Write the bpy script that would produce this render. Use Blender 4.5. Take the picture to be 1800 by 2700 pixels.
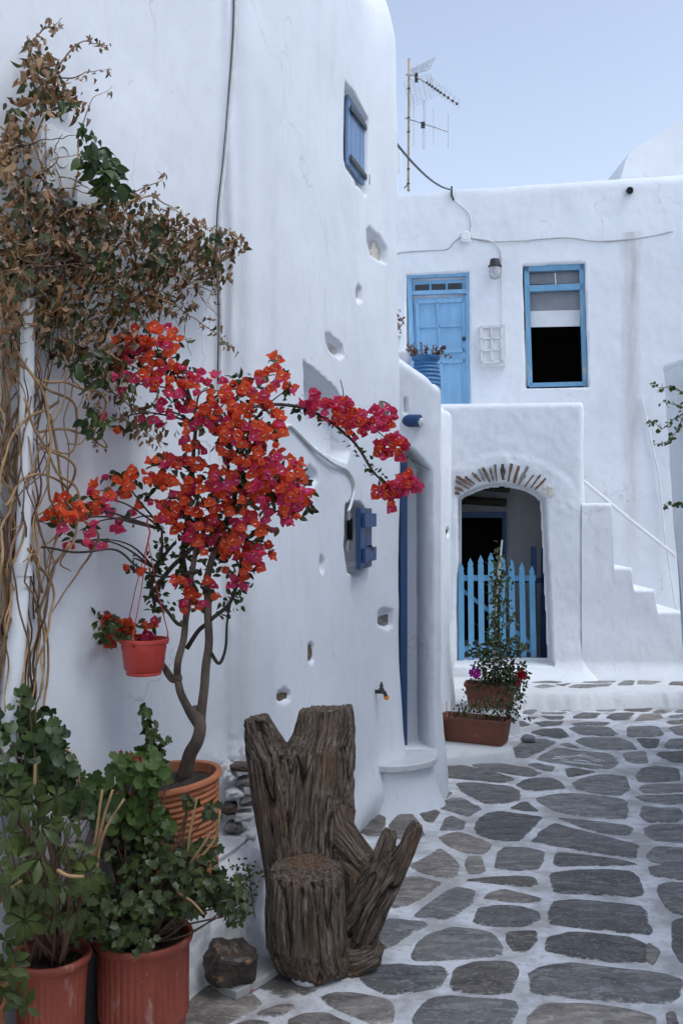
import bpy, bmesh, math, random
import numpy as np
from mathutils import Vector, Matrix, Euler, noise as mnoise

random.seed(7)
rng = np.random.default_rng(7)
for o in list(bpy.data.objects):
    bpy.data.objects.remove(o)
scene = bpy.context.scene
COL = scene.collection

# ------------------------------------------------------------------ camera
F = 2625.0            # focal length in photograph pixels (35 mm on a 36 mm tall frame)
H = 1.6               # eye height
cam = bpy.data.cameras.new('camera')
cam.sensor_fit = 'VERTICAL'; cam.sensor_height = 36; cam.sensor_width = 24
cam.lens = 35; cam.clip_end = 2000; cam.clip_start = 0.05
camo = bpy.data.objects.new('camera', cam)
camo.location = (0, 0, H); camo.rotation_euler = (math.radians(90), 0, 0)
COL.objects.link(camo); scene.camera = camo

# ------------------------------------------------------------------ light
SUN = Vector((0.46, -0.22, 0.86)).normalized()
elev = math.asin(SUN.z); azim = math.atan2(SUN.x, SUN.y)
world = bpy.data.worlds.new('World'); scene.world = world; world.use_nodes = True
wn = world.node_tree
sky = wn.nodes.new('ShaderNodeTexSky'); sky.sky_type = 'NISHITA'; sky.sun_disc = False
sky.sun_elevation = elev; sky.sun_rotation = azim
sky.altitude = 0; sky.air_density = 1.0; sky.dust_density = 1.5; sky.ozone_density = 1.0
hs = wn.nodes.new('ShaderNodeHueSaturation'); hs.inputs['Saturation'].default_value = 0.68
wn.links.new(sky.outputs[0], hs.inputs['Color'])
wn.links.new(hs.outputs[0], wn.nodes['Background'].inputs['Color'])
wn.nodes['Background'].inputs['Strength'].default_value = 0.14
sl = bpy.data.lights.new('sun', 'SUN'); sl.energy = 0.95; sl.angle = math.radians(35); sl.color = (0.82, 0.91, 1.0)
so = bpy.data.objects.new('sun', sl); so.location = (6, -3, 9)
so.rotation_euler = SUN.to_track_quat('Z', 'Y').to_euler(); COL.objects.link(so)
scene.view_settings.view_transform = 'Standard'; scene.view_settings.look = 'None'
scene.view_settings.exposure = 0.80; scene.view_settings.gamma = 1.0
scene.cycles.use_adaptive_sampling = True; scene.cycles.adaptive_threshold = 0.03; scene.cycles.adaptive_min_samples = 12
scene.cycles.max_bounces = 5; scene.cycles.diffuse_bounces = 3; scene.cycles.glossy_bounces = 2

# ------------------------------------------------------------------ helpers
def V3(p): return Vector(p)
def P(px, py, Y):
    """point seen at photograph pixel (px, py) that stands Y metres down the street"""
    return Vector(((px-900)/F*Y, Y, H-(py-1350)/F*Y))
GY = [-5, 0, 2.6, 3.2, 3.6, 4.5, 5.5, 6.5, 8.0, 9.9, 20]
GZ = [0, 0, 0, -.006, -.03, -.105, -.19, -.275, -.352, -.375, -.40]
_gy = np.linspace(-5, 20, 2501); _gz = np.interp(_gy, GY, GZ)
_k = np.ones(61)/61; _gz = np.convolve(np.pad(_gz, 30, mode='edge'), _k, mode='valid')
def gz(Y): return np.interp(Y, _gy, _gz)
def G(px, py):
    Y = 5.0
    for _ in range(60):
        Y = 0.5*Y+0.5*(H-float(gz(Y)))/((py-1350)/F)
    return Vector(((px-900)/F*Y, Y, float(gz(Y))))
def Zp(px, py, z):
    Y = (H-z)/((py-1350)/F)
    return Vector(((px-900)/F*Y, Y, z))

def _hash(ix, iy, s):
    h = (ix.astype(np.int64)*374761393+iy.astype(np.int64)*668265263+s*974711) & 0x7fffffff
    h = ((h ^ (h >> 13))*1274126177) & 0x7fffffff
    h = h ^ (h >> 16)
    return (h & 0xffff)/65535.0
def vnoise(x, y, s=0):
    x = np.asarray(x, float); y = np.asarray(y, float)
    ix = np.floor(x); iy = np.floor(y); fx = x-ix; fy = y-iy
    fx = fx*fx*fx*(fx*(fx*6-15)+10); fy = fy*fy*fy*(fy*(fy*6-15)+10)
    a = _hash(ix, iy, s); b = _hash(ix+1, iy, s); c = _hash(ix, iy+1, s); d = _hash(ix+1, iy+1, s)
    return (a*(1-fx)+b*fx)*(1-fy)+(c*(1-fx)+d*fx)*fy*1.0-0.5
def fbm(x, y, s=0, n=3):
    r = 0; a = 1.0
    for i in range(n):
        r = r+a*vnoise(x*2**i, y*2**i, s+i*17); a *= .5
    return r
def sstep(a, b, x):
    t = np.clip((x-a)/(b-a), 0, 1); return t*t*(3-2*t)
def sd_poly(px, py, poly):
    poly = np.asarray(poly, float); n = len(poly)
    d = np.full(px.shape, 1e9); inside = np.zeros(px.shape, bool)
    for i in range(n):
        ax, ay = poly[i]; bx, by = poly[(i+1) % n]
        ex, ey = bx-ax, by-ay; wx, wy = px-ax, py-ay
        t = np.clip((wx*ex+wy*ey)/(ex*ex+ey*ey+1e-12), 0, 1)
        d = np.minimum(d, (wx-t*ex)**2+(wy-t*ey)**2)
        c = ((ay <= py) & (by > py)) | ((by <= py) & (ay > py))
        xi = ax+(py-ay)/(by-ay+1e-12)*ex
        inside ^= c & (px < xi)
    d = np.sqrt(d); return np.where(inside, -d, d)
def chaikin(pts, n=1, closed=False):
    pts = [tuple(p) for p in pts]
    for _ in range(n):
        out = []; m = len(pts)
        rngi = range(m) if closed else range(m-1)
        if not closed: out.append(pts[0])
        for i in rngi:
            a = pts[i]; b = pts[(i+1) % m]
            out.append(tuple(.75*x+.25*y for x, y in zip(a, b)))
            out.append(tuple(.25*x+.75*y for x, y in zip(a, b)))
        if not closed: out.append(pts[-1])
        pts = out
    return pts
def spline(pts, n=8):
    """Catmull-Rom through pts"""
    pts = [Vector(p) for p in pts]
    if len(pts) < 3:
        return [pts[0].lerp(pts[-1], i/n) for i in range(n+1)]
    q = [pts[0]*2-pts[1]]+pts+[pts[-1]*2-pts[-2]]
    out = []
    for i in range(1, len(q)-2):
        for k in range(n):
            t = k/n; a, b, c, d = q[i-1], q[i], q[i+1], q[i+2]
            out.append(.5*((2*b)+(c-a)*t+(2*a-5*b+4*c-d)*t*t+(3*b-a-3*c+d)*t**3))
    out.append(pts[-1]); return out

# scene-graph helpers
def link(o, parent=None):
    COL.objects.link(o)
    if parent is not None: o.parent = parent
    return o
def tag(o, label, cat, group=None):
    o['label'] = label; o['category'] = cat
    if group: o['group'] = group
    return o
def thing(name, label, cat, loc=(0, 0, 0), group=None, rotz=0):
    o = bpy.data.objects.new(name, None); o.empty_display_size = .05
    o.location = loc; o.rotation_euler = (0, 0, rotz)
    link(o); return tag(o, label, cat, group)
def mesh_obj(name, verts, faces, mat=None, parent=None, smooth=True, local=True):
    """verts are world coordinates; stored relative to the parent's place"""
    me = bpy.data.meshes.new(name)
    v = np.asarray(verts, float).reshape(-1, 3)
    if parent is not None and local:
        inv = world_of(parent).inverted()
        v = v @ np.array(inv.to_3x3()).T+np.array(inv.translation)
    if isinstance(faces, np.ndarray):
        nf = len(faces); k = faces.shape[1]
        me.vertices.add(len(v)); me.vertices.foreach_set('co', v.ravel())
        me.loops.add(nf*k); me.loops.foreach_set('vertex_index', faces.ravel().astype(np.int32))
        me.polygons.add(nf)
        me.polygons.foreach_set('loop_start', np.arange(0, nf*k, k, dtype=np.int32))
        me.polygons.foreach_set('loop_total', np.full(nf, k, dtype=np.int32))
        me.update(calc_edges=True)
    else:
        me.from_pydata([tuple(x) for x in v], [], faces)
    me.validate()
    if smooth: me.polygons.foreach_set('use_smooth', [True]*len(me.polygons))
    me.update()
    o = bpy.data.objects.new(name, me)
    if mat is not None: me.materials.append(mat)
    return link(o, parent)
def world_of(o):
    m = Matrix.LocRotScale(o.location, o.rotation_euler, o.scale)
    return world_of(o.parent) @ m if o.parent else m

class MB:
    """collects shapes that belong to one part"""
    def __init__(s): s.v = []; s.f = []
    def add(s, verts, faces):
        b = len(s.v); s.v += [tuple(x) for x in verts]; s.f += [tuple(i+b for i in f) for f in faces]; return s
    def tube(s, pts, r, seg=6, cap=True, rough=0, seed=0):
        pts = [Vector(p) for p in pts]; n = len(pts)
        rr = r if hasattr(r, '__len__') else [r]*n
        if len(rr) != n: rr = list(np.interp(np.linspace(0, 1, n), np.linspace(0, 1, len(rr)), rr))
        t0 = (pts[1]-pts[0]).normalized()
        up = Vector((0, 0, 1)) if abs(t0.z) < .9 else Vector((1, 0, 0))
        a = t0.cross(up).normalized(); V = []; Fc = []
        for i in range(n):
            t = (pts[min(i+1, n-1)]-pts[max(i-1, 0)])
            t = t.normalized() if t.length > 1e-9 else t0
            a = (a-t*a.dot(t)); a = a.normalized() if a.length > 1e-6 else t.orthogonal().normalized()
            b = t.cross(a)
            for k in range(seg):
                w = 2*math.pi*k/seg
                q = rr[i]*(1+(rough*mnoise.noise(Vector((k*1.7+seed, i*.6, seed))) if rough else 0))
                V.append(pts[i]+a*(math.cos(w)*q)+b*(math.sin(w)*q))
        for i in range(n-1):
            for k in range(seg):
                k2 = (k+1) % seg
                Fc.append((i*seg+k, i*seg+k2, (i+1)*seg+k2, (i+1)*seg+k))
        if cap:
            Fc.append(tuple(range(seg-1, -1, -1))); Fc.append(tuple((n-1)*seg+k for k in range(seg)))
        return s.add(V, Fc)
    def lathe(s, prof, c, seg=32, M=None, cap=False, rib=None):
        V = []; Fc = []; c = Vector(c)
        for i, (r, z) in enumerate(prof):
            for k in range(seg):
                w = 2*math.pi*k/seg; q = r
                if rib: q = r*(1+rib(i, k))
                p = Vector((math.cos(w)*q, math.sin(w)*q, z))
                if M is not None: p = M @ p
                V.append(c+p)
        n = len(prof)
        for i in range(n-1):
            for k in range(seg):
                k2 = (k+1) % seg
                Fc.append((i*seg+k, i*seg+k2, (i+1)*seg+k2, (i+1)*seg+k))
        if cap:
            Fc.append(tuple(range(seg-1, -1, -1))); Fc.append(tuple((n-1)*seg+k for k in range(seg)))
        return s.add(V, Fc)
    def box(s, c, size, M=None, bev=0.0):
        bm = bmesh.new(); bmesh.ops.create_cube(bm, size=1)
        for v in bm.verts: v.co = Vector((v.co.x*size[0], v.co.y*size[1], v.co.z*size[2]))
        if bev: bmesh.ops.bevel(bm, geom=list(bm.edges), offset=bev, segments=2, profile=.5, affect='EDGES')
        c = Vector(c); bm.verts.ensure_lookup_table()
        vs = [(c+(M @ v.co if M is not None else v.co)) for v in bm.verts]
        fs = [[v.index for v in f.verts] for f in bm.faces]; bm.free()
        return s.add(vs, fs)
    def prism(s, outline, d, bev=0.0):
        """outline: list of 3-D points (planar), extruded by vector d"""
        n = len(outline); a = [Vector(p) for p in outline]; d = Vector(d)
        if not bev:
            V = a+[p+d for p in a]
            Fc = [tuple(range(n)), tuple(range(2*n-1, n-1, -1))]+[(i, n+i, n+(i+1) % n, (i+1) % n) for i in range(n)]
            return s.add(V, Fc)
        c = sum(a, Vector())/n
        def shr(q, k): return [p+(c-p).normalized()*min(k, (c-p).length*.5) for p in q]
        dn = d.normalized()
        rings = [shr(a, bev), [p+dn*bev for p in a], [p+d-dn*bev for p in a], [p+d for p in shr(a, bev)]]
        V = sum(rings, [])
        Fc = [tuple(range(n)), tuple(4*n-1-i for i in range(n))]
        for r in range(3):
            Fc += [(r*n+i, (r+1)*n+i, (r+1)*n+(i+1) % n, r*n+(i+1) % n) for i in range(n)]
        return s.add(V, Fc)
    def build(s, name, mat=None, parent=None, smooth=False, autos=None):
        o = mesh_obj(name, s.v, s.f, mat, parent, smooth)
        bm = bmesh.new(); bm.from_mesh(o.data); bmesh.ops.recalc_face_normals(bm, faces=list(bm.faces))
        if autos is not None:
            for f in bm.faces: f.smooth = True
            for e in bm.edges:
                if len(e.link_faces) == 2 and e.calc_face_angle(0) > math.radians(autos): e.smooth = False
        bm.to_mesh(o.data); bm.free(); return o

# ------------------------------------------------------------------ materials
MAT = {}
def new_mat(name):
    m = bpy.data.materials.new(name); m.use_nodes = True; MAT[name] = m
    nt = m.node_tree; return m, nt, nt.nodes['Principled BSDF']
def nd(nt, t, **kw):
    n = nt.nodes.new(t)
    for k, v in kw.items():
        if k in n.inputs: n.inputs[k].default_value = v
        else: setattr(n, k, v)
    return n
def coords(nt, scale=(1, 1, 1), kind='Object', rot=(0, 0, 0)):
    tc = nd(nt, 'ShaderNodeTexCoord'); mp = nd(nt, 'ShaderNodeMapping')
    mp.inputs['Scale'].default_value = scale; mp.inputs['Rotation'].default_value = rot
    nt.links.new(tc.outputs[kind], mp.inputs[0]); return mp.outputs[0]
def geo(nt, scale=(1, 1, 1)):
    g = nd(nt, 'ShaderNodeNewGeometry'); mp = nd(nt, 'ShaderNodeMapping'); mp.inputs['Scale'].default_value = scale
    nt.links.new(g.outputs['Position'], mp.inputs[0]); return mp.outputs[0]
def tnoise(nt, vec, scale, detail=4, rough=.55, dist=0):
    n = nd(nt, 'ShaderNodeTexNoise'); n.inputs['Scale'].default_value = scale; n.inputs['Detail'].default_value = detail
    n.inputs['Roughness'].default_value = rough; n.inputs['Distortion'].default_value = dist
    nt.links.new(vec, n.inputs['Vector']); return n.outputs['Fac']
def ramp(nt, fac, stops, interp='LINEAR'):
    r = nd(nt, 'ShaderNodeValToRGB'); cr = r.color_ramp; cr.interpolation = interp
    while len(cr.elements) < len(stops): cr.elements.new(.5)
    for e, (p, c) in zip(cr.elements, stops):
        e.position = p; e.color = (*c, 1) if len(c) == 3 else c
    nt.links.new(fac, r.inputs[0]); return r.outputs[0]
def mix(nt, fac, a, b, mode='MIX'):
    m = nd(nt, 'ShaderNodeMix'); m.data_type = 'RGBA'; m.blend_type = mode
    for s, x in ((0, fac), (6, a), (7, b)):
        if isinstance(x, (int, float)): m.inputs[s].default_value = x
        elif isinstance(x, tuple): m.inputs[s].default_value = (*x, 1) if len(x) == 3 else x
        else: nt.links.new(x, m.inputs[s])
    return m.outputs[2]
def mth(nt, op, a, b=0.5, c=None):
    m = nd(nt, 'ShaderNodeMath'); m.operation = op
    for i, x in enumerate((a, b) if c is None else (a, b, c)):
        if isinstance(x, (int, float)): m.inputs[i].default_value = x
        else: nt.links.new(x, m.inputs[i])
    return m.outputs[0]
def bump(nt, h, bsdf, strength=.3, dist=.01, prev=None):
    b = nd(nt, 'ShaderNodeBump'); b.inputs['Strength'].default_value = strength; b.inputs['Distance'].default_value = dist
    nt.links.new(h, b.inputs['Height'])
    if prev is not None: nt.links.new(prev, b.inputs['Normal'])
    nt.links.new(b.outputs[0], bsdf.inputs['Normal']); return b.outputs[0]

def plaster(name, base=(.765, .787, .82), stain=.25, grain=1.0, streak=.35, extra=None):
    m, nt, b = new_mat(name); L = nt.links
    g = geo(nt)
    n1 = tnoise(nt, g, 1.3, 2, .6); n2 = tnoise(nt, g, 9, 4, .65)
    st = tnoise(nt, geo(nt, (5, 5, .55)), 1.6, 3, .6)
    c1 = ramp(nt, n1, [(.3, tuple(x*.94 for x in base)), (.65, base)])
    dirt = ramp(nt, n2, [(.60, (0, 0, 0)), (.80, (1, 1, 1))])
    dirtc = mix(nt, mth(nt, 'MULTIPLY', dirt, stain), c1, (.52, .50, .46))
    sk = ramp(nt, st, [(.56, (0, 0, 0)), (.78, (1, 1, 1))])
    c = mix(nt, mth(nt, 'MULTIPLY', sk, streak), dirtc, (.60, .595, .58))
    spk = nd(nt, 'ShaderNodeTexVoronoi'); spk.inputs['Scale'].default_value = 13; L.new(g, spk.inputs['Vector'])
    sp = ramp(nt, mth(nt, 'ADD', spk.outputs['Distance'], mth(nt, 'MULTIPLY', n2, .22)), [(.13, (1, 1, 1)), (.155, (0, 0, 0))])
    c = mix(nt, mth(nt, 'MULTIPLY', sp, .5), c, (.42, .40, .36))
    pt_ = ramp(nt, mth(nt, 'ADD', mth(nt, 'MULTIPLY', n1, .5), mth(nt, 'MULTIPLY', n2, .5)), [(.40, (1, 1, 1)), (.47, (0, 0, 0))])
    c = mix(nt, mth(nt, 'MULTIPLY', pt_, .25), c, tuple(x*.86 for x in base))
    dn = nd(nt, 'ShaderNodeVectorMath'); dn.operation = 'MULTIPLY_ADD'; nw = nd(nt, 'ShaderNodeTexNoise'); nw.inputs['Scale'].default_value = 4; nw.inputs['Detail'].default_value = 3
    L.new(g, nw.inputs['Vector']); L.new(nw.outputs['Color'], dn.inputs[0]); dn.inputs[1].default_value = (.5, .5, .5); L.new(g, dn.inputs[2])
    cv = nd(nt, 'ShaderNodeTexVoronoi'); cv.feature = 'DISTANCE_TO_EDGE'; cv.inputs['Scale'].default_value = 1.1; L.new(dn.outputs[0], cv.inputs['Vector'])
    ck = ramp(nt, cv.outputs['Distance'], [(.002, (1, 1, 1)), (.007, (0, 0, 0))])
    ckm = ramp(nt, n1, [(.52, (0, 0, 0)), (.62, (1, 1, 1))])
    c = mix(nt, mth(nt, 'MULTIPLY', mth(nt, 'MULTIPLY', ck, ckm), .45), c, (.40, .39, .38))
    if extra: c = extra(nt, c, g)
    L.new(c, b.inputs['Base Color']); b.inputs['Roughness'].default_value = .88
    b.inputs['Specular IOR Level'].default_value = .25
    # lime brushed on in upright and slanting strokes over lumpy render
    brush = tnoise(nt, geo(nt, (1, 1, .16)), 46, 3, .72, .6)
    h = mth(nt, 'ADD', mth(nt, 'MULTIPLY', n2, 1.3), brush)
    bump(nt, h, b, .40*grain, .006)
    return m
plaster('plaster')
plaster('plaster_street', (.755, .78, .815), .35, 1.2, .5)
plaster('plaster_rough', (.66, .665, .67), 1.0, 2.0, .7)
plaster('plaster_far', (.73, .75, .78), .15, .6, .3)

def mortar():
    m, nt, b = new_mat('mortar'); g = geo(nt)
    n1 = tnoise(nt, g, 3.2, 6, .65); n2 = tnoise(nt, g, 28, 6, .7)
    c = ramp(nt, n1, [(.40, (.40, .39, .385)), (.56, (.68, .69, .71))])
    d = ramp(nt, n2, [(.54, (0, 0, 0)), (.66, (1, 1, 1))])
    c = mix(nt, mth(nt, 'MULTIPLY', d, .6), c, (.30, .285, .27))
    n3 = tnoise(nt, g, 1.1, 4, .6)
    c = mix(nt, mth(nt, 'MULTIPLY', ramp(nt, n3, [(.52, (0, 0, 0)), (.75, (1, 1, 1))]), .4), c, (.47, .42, .38))
    nt.links.new(c, b.inputs['Base Color']); b.inputs['Roughness'].default_value = .85
    bump(nt, mth(nt, 'ADD', n2, mth(nt, 'MULTIPLY', n1, 1.5)), b, .55, .006)
mortar()
def flag(name, dark, light, warm):
    """grey schist with flaking layers; worn whitewash laps over its rim (attribute rim)"""
    m, nt, b = new_mat(name); g = geo(nt); L = nt.links
    oi = nd(nt, 'ShaderNodeObjectInfo')
    n1 = tnoise(nt, geo(nt, (1, 2.4, 1)), 5.5, 8, .68, .6); n2 = tnoise(nt, geo(nt, (1, 3.0, 1)), 38, 6, .75, .4)
    c = ramp(nt, n1, [(.36, dark), (.50, tuple((a+d)/2 for a, d in zip(dark, light))), (.63, light)])
    lich = ramp(nt, tnoise(nt, geo(nt, (1, 1.9, 1)), 11, 5, .7, .4), [(.52, (0, 0, 0)), (.60, (1, 1, 1))])
    c = mix(nt, mth(nt, 'MULTIPLY', lich, .6), c, tuple(x*1.6 for x in light))
    c = mix(nt, mth(nt, 'MULTIPLY', ramp(nt, tnoise(nt, g, 3.1, 5, .6), [(.5, (0, 0, 0)), (.7, (1, 1, 1))]), .55), c, warm)
    v = mth(nt, 'MULTIPLY_ADD', oi.outputs['Random'], .8, .62)
    vm = nd(nt, 'ShaderNodeVectorMath'); vm.operation = 'SCALE'; L.new(c, vm.inputs[0]); L.new(v, vm.inputs['Scale'])
    c = mix(nt, mth(nt, 'MULTIPLY', ramp(nt, n2, [(.36, (1, 1, 1)), (.46, (0, 0, 0))]), .45), vm.outputs[0], tuple(x*.35 for x in dark))
    fleck = ramp(nt, tnoise(nt, geo(nt, (1, 2.5, 1)), 55, 4, .7), [(.58, (0, 0, 0)), (.63, (1, 1, 1))])
    c = mix(nt, mth(nt, 'MULTIPLY', fleck, .6), c, (.46, .45, .44))
    at = nd(nt, 'ShaderNodeAttribute'); at.attribute_name = 'rim'
    wn_ = tnoise(nt, geo(nt, (1, 1.7, 1)), 26, 6, .78); 
    e = mth(nt, 'ADD', mth(nt, 'MULTIPLY', at.outputs['Fac'], .36), mth(nt, 'MULTIPLY', wn_, .62))
    e2 = mth(nt, 'ADD', e, mth(nt, 'MULTIPLY', mth(nt, 'SUBTRACT', n1, .5), -.3))
    w = ramp(nt, e2, [(.64, (0, 0, 0)), (.73, (1, 1, 1))])
    c = mix(nt, w, c, (.60, .595, .59))
    L.new(c, b.inputs['Base Color']); 
    L.new(ramp(nt, n2, [(.3, (.5, .5, .5)), (.7, (.8, .8, .8))]), b.inputs['Roughness'])
    b.inputs['Specular IOR Level'].default_value = .35
    bump(nt, mth(nt, 'ADD', mth(nt, 'MULTIPLY', n1, 2.2), n2), b, .7, .006)
flag('schist', (.072, .070, .070), (.185, .180, .175), (.165, .148, .128))
flag('schist_light', (.13, .127, .125), (.24, .235, .228), (.22, .20, .175))
flag('schist_brown', (.088, .076, .067), (.225, .20, .178), (.20, .155, .125))

def simple(name, col, rough=.6, var=.2, scale=20, bmp=.1, bscale=None, metal=0, spec=.5, stretch=(1, 1, 1), chips=None, kind=None):
    m, nt, b = new_mat(name); g = geo(nt, stretch) if kind is None else coords(nt, stretch, kind)
    n = tnoise(nt, g, scale, 5, .62)
    c = ramp(nt, n, [(.28, tuple(x*(1-var) for x in col)), (.72, tuple(min(1, x*(1+var)) for x in col))])
    if chips:
        cc, amt = chips
        k = ramp(nt, tnoise(nt, g, scale*1.7+9, 6, .7), [(amt, (0, 0, 0)), (amt+.03, (1, 1, 1))])
        c = mix(nt, k, c, cc)
    nt.links.new(c, b.inputs['Base Color']); b.inputs['Roughness'].default_value = rough
    b.inputs['Metallic'].default_value = metal; b.inputs['Specular IOR Level'].default_value = spec
    if bmp: bump(nt, tnoise(nt, g, bscale or scale*3, 5, .6), b, bmp, .004)
    return m
def leafmat(name, cols, trans=.25, rough=.45, scale=14, spec=.4, tcol=None):
    """leaf colour changes from leaf to leaf and a little along each leaf; light passes through"""
    m, nt, b = new_mat(name); L = nt.links; g = geo(nt)
    oi = nd(nt, 'ShaderNodeObjectInfo')
    n = tnoise(nt, g, scale, 3, .6)
    gi = nd(nt, 'ShaderNodeNewGeometry')
    f = mth(nt, 'ADD', mth(nt, 'MULTIPLY', n, .7), mth(nt, 'MULTIPLY', gi.outputs['Random Per Island'], .55))
    k = len(cols)
    c = ramp(nt, mth(nt, 'SUBTRACT', f, .12), [((i+.5)/k, cc) for i, cc in enumerate(cols)])
    L.new(c, b.inputs['Base Color']); b.inputs['Roughness'].default_value = rough; b.inputs['Specular IOR Level'].default_value = spec
    tr = nd(nt, 'ShaderNodeBsdfTranslucent')
    L.new(mix(nt, .5, c, tcol) if tcol else c, tr.inputs['Color'])
    ms = nd(nt, 'ShaderNodeMixShader'); ms.inputs[0].default_value = trans
    L.new(b.outputs[0], ms.inputs[1]); L.new(tr.outputs[0], ms.inputs[2])
    L.new(ms.outputs[0], nt.nodes['Material Output'].inputs['Surface'])
    return m
def wood_paint(name, col, chip=.72, chipcol=(.42, .40, .38), rough=.55, var=.12):
    m, nt, b = new_mat(name); g = geo(nt, (1, 1, .25)); L = nt.links
    n = tnoise(nt, g, 14, 5, .6); f = tnoise(nt, geo(nt, (1, 1, .12)), 90, 4, .6)
    c = ramp(nt, n, [(.3, tuple(x*(1-var) for x in col)), (.7, tuple(x*(1+var) for x in col))])
    k = ramp(nt, tnoise(nt, g, 22, 7, .72), [(chip, (0, 0, 0)), (chip+.02, (1, 1, 1))])
    c = mix(nt, k, c, chipcol)
    L.new(c, b.inputs['Base Color']); b.inputs['Roughness'].default_value = rough
    bump(nt, f, b, .15, .002); return m
wood_paint('blue_shutter', (.15, .25, .41), .74, (.5, .5, .5))
wood_paint('blue_deep', (.012, .055, .155), .78, (.2, .24, .36), .45)
wood_paint('blue_door', (.21, .42, .63), .76, (.45, .5, .55))
wood_paint('blue_window', (.15, .34, .51), .60, (.42, .38, .34))
wood_paint('blue_gate', (.14, .37, .58), .78, (.3, .35, .4))
wood_paint('white_wood', (.66, .67, .68), .70, (.40, .36, .32))
simple('iron', (.035, .033, .033), .55, .3, 30, .25)
simple('black_plastic', (.012, .012, .013), .45, .1, 20, .05)
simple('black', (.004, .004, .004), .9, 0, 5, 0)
simple('white_pvc', (.70, .71, .72), .4, .06, 9, .06)
simple('grey_cable', (.42, .42, .42), .6, .2, 15, .15)
simple('white_cable', (.68, .68, .68), .6, .12, 18, .2)
simple('steel', (.45, .43, .41), .4, .2, 30, .1, metal=.8)
simple('rust_pipe', (.40, .29, .19), .7, .35, 12, .2, chips=((.20, .09, .04), .60))
simple('brass', (.22, .17, .09), .45, .3, 30, .2, metal=.7)
simple('orange_plastic', (.80, .27, .02), .4, .05, 9, 0)
simple('marble', (.62, .63, .64), .35, .10, 6, .08, chips=((.50, .50, .51), .63))
simple('stone_brown', (.13, .092, .058), .85, .5, 18, .9, 30, stretch=(1, 1, 2.2))
simple('stone_grey', (.17, .162, .155), .85, .5, 16, .9, 30, stretch=(1, 1, 2.2))
simple('stone_rust', (.17, .09, .048), .85, .5, 18, .9, 30)
simple('stone_dark', (.075, .052, .042), .85, .5, 18, .9, 30)
simple('stone_pale', (.56, .52, .46), .9, .3, 22, .9, 40, chips=((.36, .26, .16), .60))
simple('rock', (.040, .028, .021), .5, .7, 11, 1.0, 16, chips=((.24, .13, .06), .58))
simple('slab_stone', (.36, .36, .35), .7, .15, 9, .3, chips=((.22, .2, .18), .62))
simple('pebble', (.17, .18, .19), .6, .3, 14, .3)
def terracotta(name, col, blot=.6, stretch=(1, 1, .35), rough=.6, dust=(.50, .36, .30)):
    m, nt, b = new_mat(name); g = geo(nt, stretch); L = nt.links
    n = tnoise(nt, g, 11, 6, .65)
    c = ramp(nt, n, [(.28, tuple(x*.72 for x in col)), (.7, tuple(x*1.14 for x in col))])
    k = ramp(nt, tnoise(nt, geo(nt, (1, 1, .3)), 19, 7, .72), [(blot, (0, 0, 0)), (blot+.12, (1, 1, 1))])
    c = mix(nt, mth(nt, 'MULTIPLY', k, .6), c, dust)
    s = ramp(nt, tnoise(nt, geo(nt), 75, 3, .6), [(.735, (0, 0, 0)), (.75, (1, 1, 1))])
    c = mix(nt, mth(nt, 'MULTIPLY', s, .6), c, (.7, .64, .6))
    L.new(c, b.inputs['Base Color']); b.inputs['Roughness'].default_value = rough
    bump(nt, tnoise(nt, geo(nt), 60, 4, .6), b, .15, .003)
terracotta('plastic_red', (.30, .062, .036), .58)
terracotta('plastic_coral', (.56, .062, .045), .68, rough=.42, dust=(.72, .45, .42))
terracotta('terracotta', (.40, .135, .055), .62, (1, 1, 1.6), .75)
terracotta('planter_brown', (.20, .062, .034), .66)
terracotta('urn_blue', (.055, .19, .40), .72, (1, 1, 1.2), .5, (.2, .35, .5))
simple('soil', (.028, .02, .015), .95, .5, 50, 1.0, 60)
simple('bark', (.12, .088, .066), .9, .45, 22, 1.0, 34, stretch=(1, 1, .4))
simple('bark_dark', (.05, .038, .03), .9, .4, 22, .6, 34, stretch=(1, 1, .4))
simple('stem_tan', (.30, .185, .085), .75, .4, 14, .5, 40)
simple('stem_brown', (.14, .075, .045), .75, .4, 16, .4, 40)
simple('twig_pale', (.36, .26, .17), .8, .3, 18, .4, 40)
leafmat('dry_leaf', [(.06, .03, .014), (.18, .085, .036), (.28, .15, .07), (.42, .29, .18), (.10, .11, .045)], .2, .8, 16, .15)
leafmat('olive_leaf', [(.022, .03, .010), (.05, .065, .022), (.09, .095, .045), (.12, .10, .05)], .25, .6, 16, .3)
leafmat('green_leaf', [(.010, .022, .005), (.022, .043, .010), (.045, .080, .018), (.09, .135, .032)], .25, .42, 14)
leafmat('dark_leaf', [(.012, .020, .006), (.028, .042, .010), (.055, .075, .018), (.13, .145, .045)], .2, .42, 18)
leafmat('schefflera_leaf', [(.012, .021, .005), (.028, .044, .010), (.060, .080, .016), (.15, .16, .035)], .2, .42, 11, .35)
leafmat('geranium_leaf', [(.016, .036, .008), (.038, .075, .014), (.075, .125, .024), (.14, .18, .04)], .3, .55, 12)
leafmat('succulent_leaf', [(.05, .045, .02), (.13, .06, .025), (.22, .085, .03), (.09, .08, .03)], .15, .5, 22)
leafmat('dry_flower', [(.25, .15, .09), (.42, .29, .20), (.50, .38, .29)], .3, .9, 20, .1)
leafmat('bract_orange', [(.54, .042, .028), (.74, .085, .035), (.82, .15, .05), (.76, .06, .085)], .48, .6, 9, .2)
leafmat('bract_pink', [(.48, .025, .08), (.68, .045, .13), (.72, .09, .22), (.76, .06, .07)], .48, .6, 9, .2)
leafmat('rose_red', [(.25, .004, .012), (.42, .01, .025)], .2, .6, 9, .2)
leafmat('flower_magenta', [(.30, .015, .22), (.48, .04, .36)], .3, .6, 9, .2)
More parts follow.
